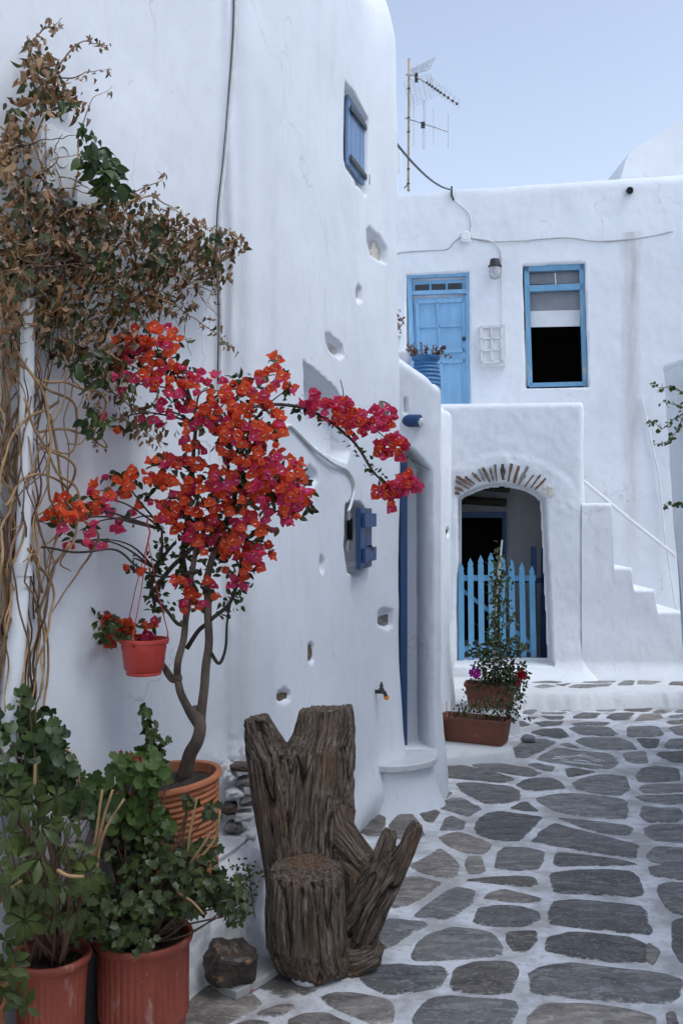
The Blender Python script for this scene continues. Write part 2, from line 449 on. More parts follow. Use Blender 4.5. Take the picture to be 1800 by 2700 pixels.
simple('bract_white', (.8, .74, .6), .6, .1, 9, 0)

# ================================================================== GROUND
def gxy(x, y):
    return gz(y)+.016*fbm(np.asarray(x)*1.7, np.asarray(y)*1.7, 5, 3)+.004*fbm(np.asarray(x)*9, np.asarray(y)*9, 15, 2)
def grid_mesh(name, xs, ys, zfn, mat, parent=None):
    X, Y = np.meshgrid(xs, ys); Z = zfn(X, Y)
    v = np.stack([X, Y, Z], -1).reshape(-1, 3); nx = len(xs); ny = len(ys)
    i = np.arange(nx*ny).reshape(ny, nx)
    f = np.stack([i[:-1, :-1], i[:-1, 1:], i[1:, 1:], i[1:, :-1]], -1).reshape(-1, 4)
    return mesh_obj(name, v, f, mat, parent)
xs = np.concatenate([np.arange(-6, -1.2, .3), np.arange(-1.2, 3.6, .025), np.arange(3.6, 7, .3)])
ys = np.concatenate([np.arange(-4, 2.4, .2), np.arange(2.4, 10.2, .03), np.arange(10.2, 14, .4)])
# joints dip a little between the stones, and the whitewash swells up against the foot of the left wall
street = grid_mesh('street_pavement', xs, ys, lambda X, Y: gxy(X, Y), MAT['mortar']); street['kind'] = 'structure'
terr = grid_mesh('terrain', np.linspace(-300, 300, 31), np.linspace(-200, 600, 41), lambda X, Y: -.75+0*X-.3*fbm(X*.02, Y*.02, 3, 2), MAT['mortar'])
terr['kind'] = 'structure'

CROPS = {'A': (920, 2000, 3.5636), 'B': (1360, 2000, 3.5636), 'C': (480, 2300, 2.3758), 'D': (1140, 2300, 2.3758), 'E': (1140, 1740, 2.3758)}
STONES = [
 ('A', 2, [(90,640),(150,545),(230,520),(330,560),(310,620),(290,710),(200,720),(90,680)]),
 ('A', 2, [(400,640),(450,560),(520,505),(590,530),(640,620),(700,720),(640,760),(480,760),(410,690)]),
 ('A', 2, [(665,475),(760,480),(835,515),(780,605),(720,590),(680,520)]),
 ('A', 2, [(775,375),(850,320),(960,325),(900,365),(800,390)]),
 ('A', 0, [(800,435),(960,380),(1080,390),(1220,475),(1110,545),(960,500),(830,470)]),
 ('A', 0, [(860,680),(900,580),(960,550),(1080,600),(1060,675),(950,685)]),
 ('A', 0, [(1015,240),(1200,240),(1500,265),(1580,320),(1580,390),(1480,425),(1290,435),(1150,360),(1060,300)]),
 ('A', 0, [(805,40),(960,50),(1300,115),(1540,190),(1420,230),(1200,210),(820,165)]),
 ('A', 0, [(1140,50),(1200,15),(1420,45),(1640,95),(1785,150),(1660,175),(1450,130),(1250,95)]),
 ('E', 0, [(45,625),(120,612),(220,625),(180,645),(90,640)]),
 ('A', 0, [(1200,660),(1225,590),(1300,530),(1400,508),(1600,530),(1800,560),(1690,650),(1595,780),(1480,778),(1330,760),(1220,715)]),
 ('A', 2, [(860,760),(940,735),(1010,715),(1100,730),(1310,805),(1300,850),(1240,900),(1100,890),(940,830)]),
 ('A', 2, [(600,1010),(740,930),(850,862),(920,900),(1000,1010),(1000,1090),(940,1130),(840,1130),(660,1060)]),
 ('A', 2, [(1120,940),(1240,940),(1265,1060),(1230,1090),(1130,1090),(1115,1010)]),
 ('A', 0, [(1385,1020),(1410,900),(1470,845),(1650,850),(1815,885),(1780,980),(1750,1040),(1600,1060),(1400,1045)]),
 ('A', 2, [(1115,1165),(1300,1140),(1560,1120),(1710,1130),(1730,1195),(1600,1205),(1300,1185)]),
 ('A', 2, [(430,1200),(520,1120),(640,1120),(850,1190),(700,1270),(500,1395),(400,1400),(380,1300)]),
 ('D', 1, [(-110,275),(0,195),(90,130),(160,112),(255,130),(245,160),(215,200),(140,255),(95,288),(0,278)]),
 ('D', 2, [(345,170),(370,140),(460,120),(560,140),(660,165),(640,182),(500,178)]),
 ('E', 0, [(660,625),(700,590),(780,555),(1000,580),(1100,585),(1150,640),(1110,685),(1000,688),(750,650)]),
 ('B', 0, [(125,60),(180,50),(340,85),(300,125),(200,95)]),
 ('B', 0, [(470,115),(540,108),(740,140),(600,165),(490,185)]),
 ('B', 0, [(20,250),(80,210),(200,195),(330,200),(400,225),(440,285),(330,300),(200,305),(100,295)]),
 ('B', 0, [(545,245),(620,205),(760,170),(900,165),(1020,180),(1050,280),(960,350),(800,335),(590,300)]),
 ('B', 0, [(200,385),(330,350),(540,335),(800,360),(980,385),(1015,420),(1025,555),(800,550),(520,525),(370,500),(260,430)]),
 ('B', 0, [(-40,470),(40,430),(100,415),(200,500),(60,495)]),
 ('B', 0, [(400,565),(540,575),(760,590),(1000,620),(1070,650),(1040,720),(880,715),(700,670),(540,610)]),
 ('B', 0, [(160,790),(260,690),(350,615),(450,640),(700,710),(960,780),(1115,810),(1090,935),(980,915),(650,880),(300,810)]),
 ('B', 0, [(385,990),(400,900),(550,910),(800,940),(1000,965),(1115,1000),(900,1020),(600,1018),(420,1015)]),
 ('B', 0, [(350,1105),(480,1080),(850,1070),(1080,1085),(1130,1130),(1155,1290),(1050,1310),(700,1290),(500,1275),(370,1250)]),
 ('B', 0, [(1140,170),(1180,100),(1300,85),(1510,95),(1520,200),(1400,215),(1250,222),(1160,215)]),
 ('B', 1, [(1180,285),(1200,255),(1400,240),(1650,245),(1650,310),(1400,318),(1210,320)]),
 ('B', 0, [(1130,360),(1200,345),(1568,340),(1680,340),(1680,415),(1400,420),(1200,400)]),
 ('B', 0, [(1180,530),(1200,450),(1330,460),(1520,455),(1555,540),(1500,590),(1250,585)]),
 ('B', 0, [(1225,660),(1280,620),(1400,612),(1640,630),(1700,640),(1700,810),(1500,790),(1300,765),(1235,720)]),
 ('B', 0, [(1250,900),(1330,840),(1470,850),(1700,850),(1700,1000),(1400,990),(1270,960)]),
 ('B', 1, [(1280,1040),(1400,1005),(1700,1020),(1700,1145),(1500,1140),(1290,1110)]),
 ('D', 0, [(1415,100),(1470,80),(1600,75),(1700,80),(1700,270),(1510,265),(1440,180)]),
 ('D', 0, [(775,190),(900,185),(1150,205),(1300,230),(1350,385),(1200,380),(1000,360),(760,330),(755,260)]),
 ('D', 0, [(280,300),(310,230),(400,210),(540,215),(640,250),(645,290),(580,330),(430,325),(320,318)]),
 ('D', 2, [(470,380),(640,375),(620,440),(580,500),(520,500),(490,440)]),
 ('D', 0, [(735,500),(755,420),(860,390),(1000,395),(1200,415),(1300,450),(1330,500),(1320,545),(1100,545),(850,525)]),
 ('D', 2, [(1345,450),(1410,500),(1380,560),(1345,540)]),
 ('D', 0, [(645,650),(720,600),(880,585),(1100,600),(1350,615),(1480,640),(1540,680),(1500,770),(1440,800),(1200,795),(850,780),(640,770)]),
 ('D', 2, [(165,610),(280,580),(480,580),(515,630),(480,720),(470,755),(300,758),(130,740)]),
 ('D', 0, [(-105,510),(-60,450),(0,400),(120,355),(240,358),(350,380),(410,490),(400,525),(200,545),(20,550),(-90,545)]),
 ('D', 1, [(-100,900),(0,805),(150,800),(500,820),(490,880),(450,960),(300,1010),(-80,1010)]),
 ('D', 2, [(640,910),(730,840),(950,835),(1230,860),(1360,900),(1370,980),(1000,1050),(620,1050)]),
 ('D', 2, [(1470,900),(1510,885),(1540,980),(1480,1000)]),
 ('D', 0, [(1500,330),(1560,310),(1700,310),(1700,560),(1560,555),(1510,460)]),
 ('D', 0, [(1600,640),(1720,630),(1740,830),(1590,810)]),
 ('C', 0, [(1145,665),(1210,600),(1350,588),(1620,595),(1625,640),(1590,720),(1400,750),(1290,750),(1170,700)]),
 ('C', 2, [(900,790),(950,765),(1090,770),(1250,800),(1300,850),(1290,930),(1180,930),(1000,850)]),
 ('C', 2, [(700,930),(780,890),(900,890),(1030,950),(1000,1010),(720,1010)]),
 ('C', 2, [(510,870),(590,840),(660,835),(680,850),(620,885),(530,895)]),
 ('C', 2, [(20,800),(140,700),(300,745),(400,760),(465,820),(390,870),(250,950),(30,960),(0,900)]),
 ('C', 2, [(440,700),(560,630),(680,610),(860,690),(780,750),(640,770)]),
 ('C', 0, [(985,600),(1090,590),(1060,660),(1000,655)]),
 ('C', 0, [(1230,460),(1260,330),(1300,300),(1500,320),(1520,340),(1330,450),(1260,480)]),
 ('C', 2, [(330,960),(420,935),(510,945),(480,1000),(340,1000)]),
 ('E', 0, [(240,645),(280,632),(420,650),(600,680),(670,715),(620,735),(500,720),(340,690)]),
 ('E', 0, [(605,660),(640,650),(750,675),(740,700),(670,685)]),
 ('E', 1, [(1195,590),(1240,575),(1330,572),(1345,650),(1260,652),(1210,630)]),
 ('E', 0, [(1410,600),(1430,580),(1568,575),(1660,580),(1660,645),(1500,640)]),
 ('E', 1, [(905,505),(940,485),(1150,485),(1230,510),(1270,555),(1100,562),(980,545)]),
 ('E', 0, [(800,530),(850,520),(915,550),(850,548)]),
 ('E', 0, [(530,550),(580,500),(680,490),(770,510),(690,560),(580,615),(440,605),(450,580)]),
 ('E', 0, [(1275,492),(1420,498),(1400,545),(1330,550)]),
 ('E', 0, [(1455,540),(1490,500),(1568,498),(1660,500),(1660,558),(1480,555)]),
 ('E', 0, [(860,430),(900,418),(1100,422),(1155,465),(1080,475),(930,465)]),
 ('E', 0, [(1220,420),(1400,418),(1440,470),(1380,482),(1225,478)]),
 ('E', 0, [(1485,430),(1560,412),(1660,415),(1660,475),(1530,472)]),
 ('E', 0, [(620,450),(680,432),(800,428),(845,475),(790,485),(690,470)]),
 ('E', 0, [(640,395),(700,385),(815,385),(790,405),(690,415)]),
 ('E', 0, [(875,400),(960,390),(1110,392),(1060,410),(900,412)]),
 ('E', 0, [(885,355),(930,330),(1050,332),(1010,365),(890,365)]),
 ('E', 0, [(1090,360),(1130,335),(1260,328),(1220,375),(1140,375)]),
 ('E', 2, [(1260,385),(1310,340),(1420,335),(1430,365),(1370,380)]),
 ('E', 0, [(680,348),(820,350),(800,368),(730,368)]),
 ('E', 1, [(690,325),(840,325),(800,335),(700,335)]),
 ('E', 1, [(750,310),(800,290),(1000,288),(960,308),(860,318)]),
 ('E', 0, [(1025,315),(1050,290),(1170,297),(1120,315)]),
 ('E', 2, [(1195,315),(1230,295),(1380,298),(1330,320)]),
 ('E', 0, [(1380,325),(1410,312),(1490,322),(1440,332)]),
 ('E', 0, [(635,278),(750,278),(700,298)]),
 ('E', 2, [(1465,390),(1568,375),(1660,378),(1660,395),(1500,405)]),
 ('E', 0, [(1480,350),(1568,342),(1660,345),(1660,360),(1500,365)]),
 ('E', 0, [(560,270),(600,275),(635,302),(575,300)]),
 ('E', 1, [(575,320),(655,315),(620,338),(570,338)]),
 ('E', 0, [(590,358),(655,358),(630,370)]),
 ('E', 0, [(1520,330),(1540,318),(1660,318),(1660,333)]),
 ('E', 2, [(310,605),(360,598),(430,625),(410,632)]),
 ('E', 1, [(520,395),(560,385),(605,405),(560,415)]),
]
SM = [MAT['schist'], MAT['schist_light'], MAT['schist_brown']]
def flagstone(poly, mi, zf, parent, sid, lift=.006):
    """poly: ground outline [(x, y)]"""
    pa0 = np.array(poly); c0 = pa0.mean(0); dd0 = pa0-c0; rr0 = np.hypot(dd0[:, 0], dd0[:, 1])
    poly = [tuple(q) for q in c0+dd0*(1+.026/np.maximum(rr0, .04))[:, None]]
    pts = []
    for i_ in range(len(poly)):
        a_ = poly[i_]; b_ = poly[(i_+1) % len(poly)]
        pts += [tuple(.89*x+.11*y for x, y in zip(a_, b_)), tuple(.11*x+.89*y for x, y in zip(a_, b_))]
    # resample evenly
    pa = np.array(pts+[pts[0]]); seg = np.hypot(*np.diff(pa, axis=0).T); cu = np.r_[0, np.cumsum(seg)]
    n = int(np.clip(cu[-1]/.03, 16, 48)); t = np.linspace(0, cu[-1], n, endpoint=False)
    o = np.stack([np.interp(t, cu, pa[:, 0]), np.interp(t, cu, pa[:, 1])], 1)
    c = o.mean(0); d = o-c; r = np.hypot(d[:, 0], d[:, 1])
    w = 1+.06*fbm(o[:, 0]*14, o[:, 1]*14, sid % 50, 3)+.02*fbm(o[:, 0]*40, o[:, 1]*40, sid % 31, 2)
    o = c+d*w[:, None]; d = o-c
    area_r = r.min()
    rings = [(0.0, -.012, 1.05), (0.003, .0006, 1.0), (min(.016, area_r*.22), lift, .72), (min(.055, area_r*.6), lift+.001, 0)]
    V = []; R = []
    for off, dz, rim in rings:
        k = 1-off/np.maximum(r, .02); q = c+d*np.clip(k, .2, 1)[:, None]
        z = zf(q[:, 0], q[:, 1])+dz
        V.append(np.column_stack([q, z])); R += [rim]*n
    V.append(np.array([[c[0], c[1], float(zf(c[0], c[1]))+lift+.001]])); R.append(0)
    V = np.concatenate(V); Fc = []
    for k in range(3):
        for i in range(n):
            j = (i+1) % n; Fc.append((k*n+i, k*n+j, (k+1)*n+j, (k+1)*n+i))
    for i in range(n): Fc.append((3*n+i, 3*n+(i+1) % n, 4*n))
    ob = mesh_obj('flagstone', V, Fc, SM[mi], parent, True)
    at = ob.data.attributes.new('rim', 'FLOAT', 'POINT'); at.data.foreach_set('value', R)
    return ob
sid = 0
for cr, mi, poly in STONES:
    ox, oy, s = CROPS[cr]
    gp = [G(ox+x/s, oy+y/s) for x, y in poly]
    sgn = sum(a.x*b.y-b.x*a.y for a, b in zip(gp, gp[1:]+gp[:1]))
    if sgn < 0: gp = gp[::-1]
    flagstone([(p.x, p.y) for p in gp], mi, gxy, street, sid); sid += 1
# scribble of white paint on one flagstone
simple('white_paint', (.62, .63, .64), .8, .1, 20, 0)
for q in [[(745,630),(790,628),(850,640)], [(760,615),(810,617),(865,622)], [(808,604),(870,612),(930,604),(950,602)], [(850,656),(920,662),(1000,668),(1060,675)], [(880,640),(940,646),(990,655)], [(940,604),(975,615),(1020,632),(1075,645)], [(905,612),(960,622),(1000,640),(1050,650)], [(800,642),(830,650),(870,655)]]:
    w_ = [G(1140+x/2.3758, 1740+y/2.3758) for x, y in q]; w_ = spline(w_, 5); V_ = []
    for k_, p_ in enumerate(w_):
        hw_ = .010*(.5+.5*math.sin(math.pi*k_/(len(w_)-1)))+.003; zz_ = float(gxy(p_.x, p_.y))+.0115
        V_ += [(p_.x, p_.y-hw_, zz_), (p_.x, p_.y+hw_, zz_), (p_.x, p_.y-hw_, zz_-.006), (p_.x, p_.y+hw_, zz_-.006)]
    F_ = [(4*k_, 4*k_+4, 4*k_+5, 4*k_+1) for k_ in range(len(w_)-1)]+[(4*k_, 4*k_+2, 4*k_+6, 4*k_+4) for k_ in range(len(w_)-1)]+[(4*k_+1, 4*k_+5, 4*k_+7, 4*k_+3) for k_ in range(len(w_)-1)]
    mesh_obj('paint_stroke', V_, F_, MAT['white_paint'], street, False)
# the same paving goes on where the street leaves the picture
y = .6
while y < 9.6:
    x = -1.6 if y < 2.7 else .2
    dy = random.uniform(.22, .34)
    while x < 3.0:
        dx = random.uniform(.26, .55)
        q = [(x, y), (x+dx*.5, y+random.uniform(-.03, .03)), (x+dx, y+random.uniform(-.04, .04)), (x+dx+random.uniform(-.06, .06), y+dy*.5),
             (x+dx+random.uniform(-.05, .05), y+dy), (x+dx*.5, y+dy+random.uniform(-.03, .03)), (x+random.uniform(-.05, .05), y+dy)]
        def seen(a):
            if a[1] < .5: return False
            u = 900+F*a[0]/a[1]; v = 1350+F*(H-float(gz(a[1])))/a[1]
            return -40 < u < 1900 and v < 2745
        wall_x = -.5+.42*(y-4.17)+.12
        if not any(seen(a) for a in q) and x > wall_x and (y > 2.75 or True):
            if not (y > 2.75 and x < 1.1*y*.343):
                flagstone(q, random.choice([0, 0, 0, 1, 2]), gxy, street, sid); sid += 1
        x += dx+random.uniform(.05, .09)
    y += dy+random.uniform(.05, .08)

# ================================================================== WALL SWEEPS
class Wall:
    def __init__(s, pts, it=2, step=.01):
        pa = np.array(chaikin(pts, it)); seg = np.hypot(*np.diff(pa, axis=0).T); cu = np.r_[0, np.cumsum(seg)]
        n = int(cu[-1]/step); s.U = np.linspace(0, cu[-1], n)
        s.X = np.interp(s.U, cu, pa[:, 0]); s.Y = np.interp(s.U, cu, pa[:, 1])
        k = np.ones(9)/9
        sm = lambda a: np.convolve(np.pad(a, 4, mode='reflect', reflect_type='odd'), k, mode='valid')
        s.X = sm(s.X); s.Y = sm(s.Y)
        tx = np.gradient(s.X, s.U); ty = np.gradient(s.Y, s.U); l = np.hypot(tx, ty)
        s.NX = ty/l; s.NY = -tx/l; s.feat = []
    def at(s, u):
        return tuple(float(np.interp(u, s.U, a)) for a in (s.X, s.Y, s.NX, s.NY))
    def hit(s, px, py, off=0.0):
        """u, z where the sight line of a pixel meets the wall"""
        x = s.X+s.NX*off; y = s.Y+s.NY*off
        g = x-(px-900)/F*y; ok = np.where((np.sign(g[:-1]) != np.sign(g[1:])) & (y[:-1] > .3))[0]
        if len(ok) == 0: i = int(np.argmin(np.abs(g)+(y < .3)*99)); u = s.U[i]; yy = y[i]
        else:
            i = ok[np.argmin(y[ok])]; t = g[i]/(g[i]-g[i+1]); u = s.U[i]+t*(s.U[i+1]-s.U[i]); yy = y[i]+t*(y[i+1]-y[i])
        return float(u), float(H-(py-1350)/F*yy)
    def pt(s, px, py, off=0.0):
        u, z = s.hit(px, py, off); x, y, nx, ny = s.at(u); return Vector((x+nx*off, y+ny*off, z))
    def frame(s, px, py, off=0.0):
        """matrix on the wall: x along it, y out of it, z up"""
        u, z = s.hit(px, py, off); x, y, nx, ny = s.at(u)
        return Matrix(((-ny, nx, 0, x+nx*off), (nx, ny, 0, y+ny*off), (0, 0, 1, z), (0, 0, 0, 1)))
    def poly(s, pxs): return [s.hit(a, b) for a, b in pxs]
    def recess(s, poly, depth, w=.02, shape=None): s.feat.append((poly, depth, w))
    def build(s, name, us, zs, disp, mat, parent, top=None, cut=None):
        UU, ZZ = np.meshgrid(us, zs)
        if top is not None:
            tp = top(us); z0 = zs[0]; z1 = zs[-1]
            ZZ = z0+(ZZ-z0)/(z1-z0)*(tp[None, :]-z0)
        D = disp(UU, ZZ)
        keep = np.ones(D.shape, bool)
        for poly, depth, w in s.feat:
            pa = np.array(poly); lo = pa.min(0)-.08; hi = pa.max(0)+.08
            m = (UU > lo[0]) & (UU < hi[0]) & (ZZ > lo[1]) & (ZZ < hi[1])
            if not m.any(): continue
            sd = sd_poly(UU[m], ZZ[m], poly)+.006*fbm(UU[m]*12, ZZ[m]*12, 77, 2)
            D[m] -= depth*sstep(0, 1, -sd/w)
            if cut and depth >= cut: keep[m] &= ~(sd < -w*1.25)
        x = np.interp(UU, s.U, s.X); y = np.interp(UU, s.U, s.Y); nx = np.interp(UU, s.U, s.NX); ny = np.interp(UU, s.U, s.NY)
        v = np.stack([x+nx*D, y+ny*D, ZZ], -1).reshape(-1, 3); h, w_ = D.shape
        i = np.arange(h*w_).reshape(h, w_)
        f = np.stack([i[:-1, :-1], i[:-1, 1:], i[1:, 1:], i[1:, :-1]], -1)
        kf = keep[:-1, :-1] | keep[1:, 1:] | keep[:-1, 1:] | keep[1:, :-1]
        f = f[kf].reshape(-1, 4)
        return mesh_obj(name, v, f, mat, parent)

# ---- the tall white house on the left
house = thing('white_house', 'tall whitewashed house on the left with blue shutters and exposed stones', 'house', (-.5, 4.2, 0))
L_ = Wall([(-3.44, -2.8), (-2.6, -.83), (-1.4, 2.03), (-.66, 3.79), (-.555, 4.04), (-.495, 4.135), (-.355, 4.12), (-.30, 4.31), (-.12, 5.0), (.06, 5.62), (.17, 6.05), (.25, 6.24), (.345, 6.33), (.375, 6.42), (.33, 6.54), (.12, 6.75), (-.6, 7.1), (-2.2, 7.6)], 2)
uA = L_.hit(1044, 700)[0]
uin = L_.hit(585, 1400)[0]; uout = uin+.22
us = np.concatenate([np.arange(0, L_.hit(-60, 1350)[0], .12), np.arange(L_.hit(-60, 1350)[0], uA+.12, .0105), np.arange(uA+.14, L_.U[-1], .1)])
zs = np.arange(-.45, 5.16, .0125)
def dispL(U, Z):
    d = .030*fbm(U*1.1, Z*.9, 1, 2)+.004*fbm(U*4.5, Z*4, 2, 2)+.0016*fbm(U*16, Z*11, 3, 2)
    d += .05*sstep(.9, -.3, Z)*sstep(uout, uout+.5, U)             # battered foot
    d += .035*np.exp(-((Z+.1)/.12)**2)*sstep(uout, uout+.3, U)
    t = np.clip((Z-4.5)/.62, 0, 1); d -= .34*(1-np.sqrt(np.maximum(0, 1-t*t)))*sstep(uout, uout+1.6, U)
    # ridge of thick whitewash beside the corner
    d += .022*np.exp(-((U-uin-.035-.01*np.sin(Z*3))/.022)**2)*(.6+.6*vnoise(U*3, Z*6, 9))*sstep(.2, 1.6, Z)
    # rubble showing at the foot of the return
    m = sstep(.75, .45, Z)*np.exp(-((U-uin-.12)/.17)**2)
    d += m*(.03+.07*fbm(U*14, Z*22, 21, 3))
    return d
# niche, window, stone pockets
L_.recess(L_.poly([(795, 950), (830, 978), (884, 1026), (912, 1075), (921, 1190), (914, 1222), (860, 1195), (800, 1155)]), .10, .022)
L_.recess(L_.poly([(908, 214), (935, 245), (974, 312), (974, 520), (945, 488), (914, 445), (908, 420)]), .055, .02)
L_.recess(L_.poly([(911, 1330), (930, 1320), (955, 1328), (969, 1350), (968, 1490), (950, 1520), (938, 1520), (918, 1508), (910, 1440)]), .16, .015)
POCK = [([(972, 600), (982, 592), (1008, 618), (1026, 655), (1026, 700), (1004, 690), (982, 672), (974, 640)], .085, .045),
        ([(939, 760), (947, 745), (957, 758), (958, 795), (948, 803), (940, 796)], .05, .03),
        ([(855, 876), (868, 876), (905, 908), (909, 940), (898, 950), (868, 930), (857, 905)], .07, .035),
        ([(803, 1232), (815, 1222), (838, 1240), (842, 1270), (825, 1290), (806, 1280)], .06, .04),
        ([(843, 1468), (850, 1460), (859, 1475), (858, 1508), (850, 1518), (843, 1500)], .04, .03),
        ([(994, 1612), (1010, 1600), (1036, 1606), (1036, 1652), (1020, 1662), (995, 1650)], .05, .02),
        ([(808, 1700), (816, 1690), (826, 1698), (828, 1745), (818, 1752), (808, 1742)], .035, .015),
        ([(728, 1826), (745, 1812), (764, 1822), (764, 1848), (745, 1856), (728, 1848)], .04, .02)]
for poly, dep, w in POCK: L_.recess(L_.poly(poly), dep*.75, w)
wallL = L_.build('wall', us, zs, dispL, MAT['plaster'], house)
# roof deck behind the wall tops
ro = MB(); ro.prism([(-3.4, -2.8, 4.95), (-2.6, -.8, 4.95), (-.62, 3.89, 4.95), (-.5, 4.3, 4.95), (-.1, 5.6, 4.95), (.05, 6.3, 4.95), (-.2, 6.85, 4.95), (-2.2, 7.5, 4.95), (-8, 7.5, 4.95), (-8, -2.8, 4.95)], (0, 0, .12))
ro.build('roof', MAT['plaster'], house)
# ledge of rough masonry along the foot of the near wall
lw = Wall([(-.86, 3.26), (-.60, 3.20), (-.53, 3.30), (-.42, 3.53), (-.33, 3.72), (-.30, 3.85), (-.33, 4.15)], 1, .01)
led = thing('rubble_ledge', 'low rough whitewashed masonry ledge behind the stump carrying the ribbed clay pot', 'ledge', (-.5, 3.5, 0))
lus = np.arange(0, lw.U[-1], .012); lz = np.arange(-.12, .345, .012)
def dispLed(U, Z):
    d = .03*fbm(U*5, Z*5, 31, 3)+.012*fbm(U*18, Z*20, 32, 3)
    d -= .06*sstep(.24, .345, Z)**2; d += .05*sstep(.12, -.1, Z); return d
lw.build('front_face', lus, lz, dispLed, MAT['plaster_rough'], led)
tz = .342
m = MB(); tp = [(float(lw.X[i]-lw.NX[i]*.06), float(lw.Y[i]-lw.NY[i]*.06), tz) for i in range(0, len(lw.U), 6)]
tp += [(-.5, 4.2, tz), (-.86, 3.4, tz)]
m.prism(tp, (0, 0, -.03)); m.build('top_face', MAT['plaster_rough'], led)

# ---- lower wing beyond the doorway, with a terrace parapet on top
wing = thing('terrace_wing', 'low whitewashed wing with rounded corner beside the deep blue door', 'house', (.7, 7, 0))
M_ = Wall([(.10, 6.44), (.30, 6.44), (.58, 6.475), (.632, 6.50), (.665, 6.60), (.70, 7.1), (.76, 7.8), (.82, 8.4), (.98, 9.0), (1.06, 9.6), (1.085, 11.3)], 2)
def topM(u):
    x = np.interp(u, M_.U, M_.X); y = np.interp(u, M_.U, M_.Y)
    px = 900+F*x/y
    return np.interp(u, [0, M_.hit(1060, 900)[0], M_.hit(1148, 900)[0], M_.U[-1]], [2.74, 2.60, 2.44, 2.60])+.02*vnoise(u*6, u*0, 4)
def dispM(U, Z):
    d = .02*fbm(U*1.4, Z*1.1, 41, 3)+.008*fbm(U*5, Z*4, 42, 3)+.003*fbm(U*16, Z*11, 43, 2)
    t = np.clip((Z-(topM(U[0])[None, :]-.07))/.07, 0, 1); d -= .04*t**3
    d += .05*sstep(.4, -.3, Z); return d
ua = M_.hit(1047, 1500)[0]; uc = M_.hit(1143, 1500)[0]
M_.recess([(ua, .055), (uc, .055), (uc, 1.86), (uc-.03, 1.90), ((ua+uc)/2, 2.0), (ua, 2.08)], .24, .025)
M_.recess(M_.poly([(1171, 1394), (1178, 1388), (1185, 1398), (1185, 1412), (1178, 1418), (1172, 1410)]), .03, .015)
M_.recess(M_.poly([(1062, 1050), (1075, 1045), (1078, 1090), (1062, 1092)]), .05, .02)
ms = np.concatenate([np.arange(0, 1.6, .009), np.arange(1.6, M_.U[-1], .02)])
wingwall = M_.build('wall', ms, np.linspace(-.5, 2.6, 250), dispM, MAT['plaster'], wing, top=topM)
mm = MB(); tpz = 2.36
mm.prism([(.05, 6.5, tpz), (.56, 6.56, tpz), (.62, 6.7, tpz), (.66, 7.3, tpz), (.74, 8.2, tpz), (.9, 9.0, tpz), (1.0, 9.7, tpz), (1.0, 12.5, tpz), (-1.5, 12.5, tpz), (-1.5, 7.2, tpz), (-.3, 6.8, tpz)], (0, 0, -.15))
mm.build('terrace_floor', MAT['plaster'], wing)
fl = MB(); fl.prism([(.34, 6.46, .05), (.60, 6.48, .05), (.60, 6.95, .05), (.34, 6.95, .05)], (0, 0, -.4)); fl.build('door_sill', MAT['plaster_street'], wing)
# deep blue door standing in the recess
dr = thing('blue_side_door', 'deep blue wooden door in the narrow recess beside the tap', 'door', (.40, 6.62, .06))
b = MB(); b.box((.408, 6.56, 1.0), (.048, .045, 1.94), None, .006); b.build('door_post', MAT['blue_deep'], dr)
b = MB()
Md = Matrix.Rotation(math.radians(78), 3, 'Z')
for k in range(3):
    b = MB(); b.box(Vector((.385+.024*k-.01, 6.61+.075*k, 1.0)), (.072, .03, 1.90), Md, .004); b.build('plank', MAT['blue_deep'], dr)
# blue beam end above the door
bm_ = thing('beam_end', 'deep blue round beam stub with a crumpled plastic bag end above the door', 'beam', M_.pt(1085, 1110))
p0 = M_.pt(1062, 1110, -.03); 
b = MB(); b.tube([p0+Vector((0, .03, 0)), p0+Vector((.04, -.02, 0)), p0+Vector((.105, -.06, -.004))], .041, 14); b.build('beam', MAT['blue_deep'], bm_, autos=40)
b = MB(); q = p0+Vector((.105, -.06, -.012)); b.tube([q, q+Vector((.012, -.006, -.008)), q+Vector((.022, -.01, -.012))], [.030, .026, .006], 9, rough=.6, seed=3); b.build('bag_end', MAT['white_pvc'], bm_)
st = MB(); u, z = M_.hit(1178, 1405); x, y, nx, ny = M_.at(u)
st.box((x-nx*.02, y-ny*.02, z), (.035, .05, .065), Matrix.Rotation(.4, 3, 'Y'), .012); st.build('stone', MAT['stone_brown'], wing)

# ---- marble doorstep
stp = thing('doorstep', 'curved whitewashed doorstep topped by a pale marble slab', 'doorstep', (.4, 6.3, -.2))
out = [Zp(x, y, .06) for x, y in [(979, 2004), (1015, 1990), (1051, 1978), (1100, 1974), (1150, 1978), (1154, 1990), (1146, 2003), (1115, 2011), (1090, 2016), (1030, 2021), (985, 2017)]]
out = [Vector(p) for p in chaikin([tuple(p) for p in out], 1, True)]
b = MB(); b.prism(out, (0, 0, -.042), .006); b.build('slab', MAT['marble'], stp)
cen = sum(out, Vector())/len(out)
rings = []; n = len(out); V = []; Fc = []
zz = [.03, -.02, -.10, -.18, -.26, -.36]; gr = [-.05, -.035, -.02, .01, .06, .13]
for z_, g_ in zip(zz, gr):
    for p in out:
        d_ = (p-cen); d_.z = 0; l = d_.length; k = (l+g_)/l
        V.append((cen.x+d_.x*k, cen.y+d_.y*k, z_))
for i in range(len(zz)-1):
    for k in range(n): Fc.append((i*n+k, i*n+(k+1) % n, (i+1)*n+(k+1) % n, (i+1)*n+k))
mesh_obj('riser', V, Fc, MAT['plaster_street'], stp)

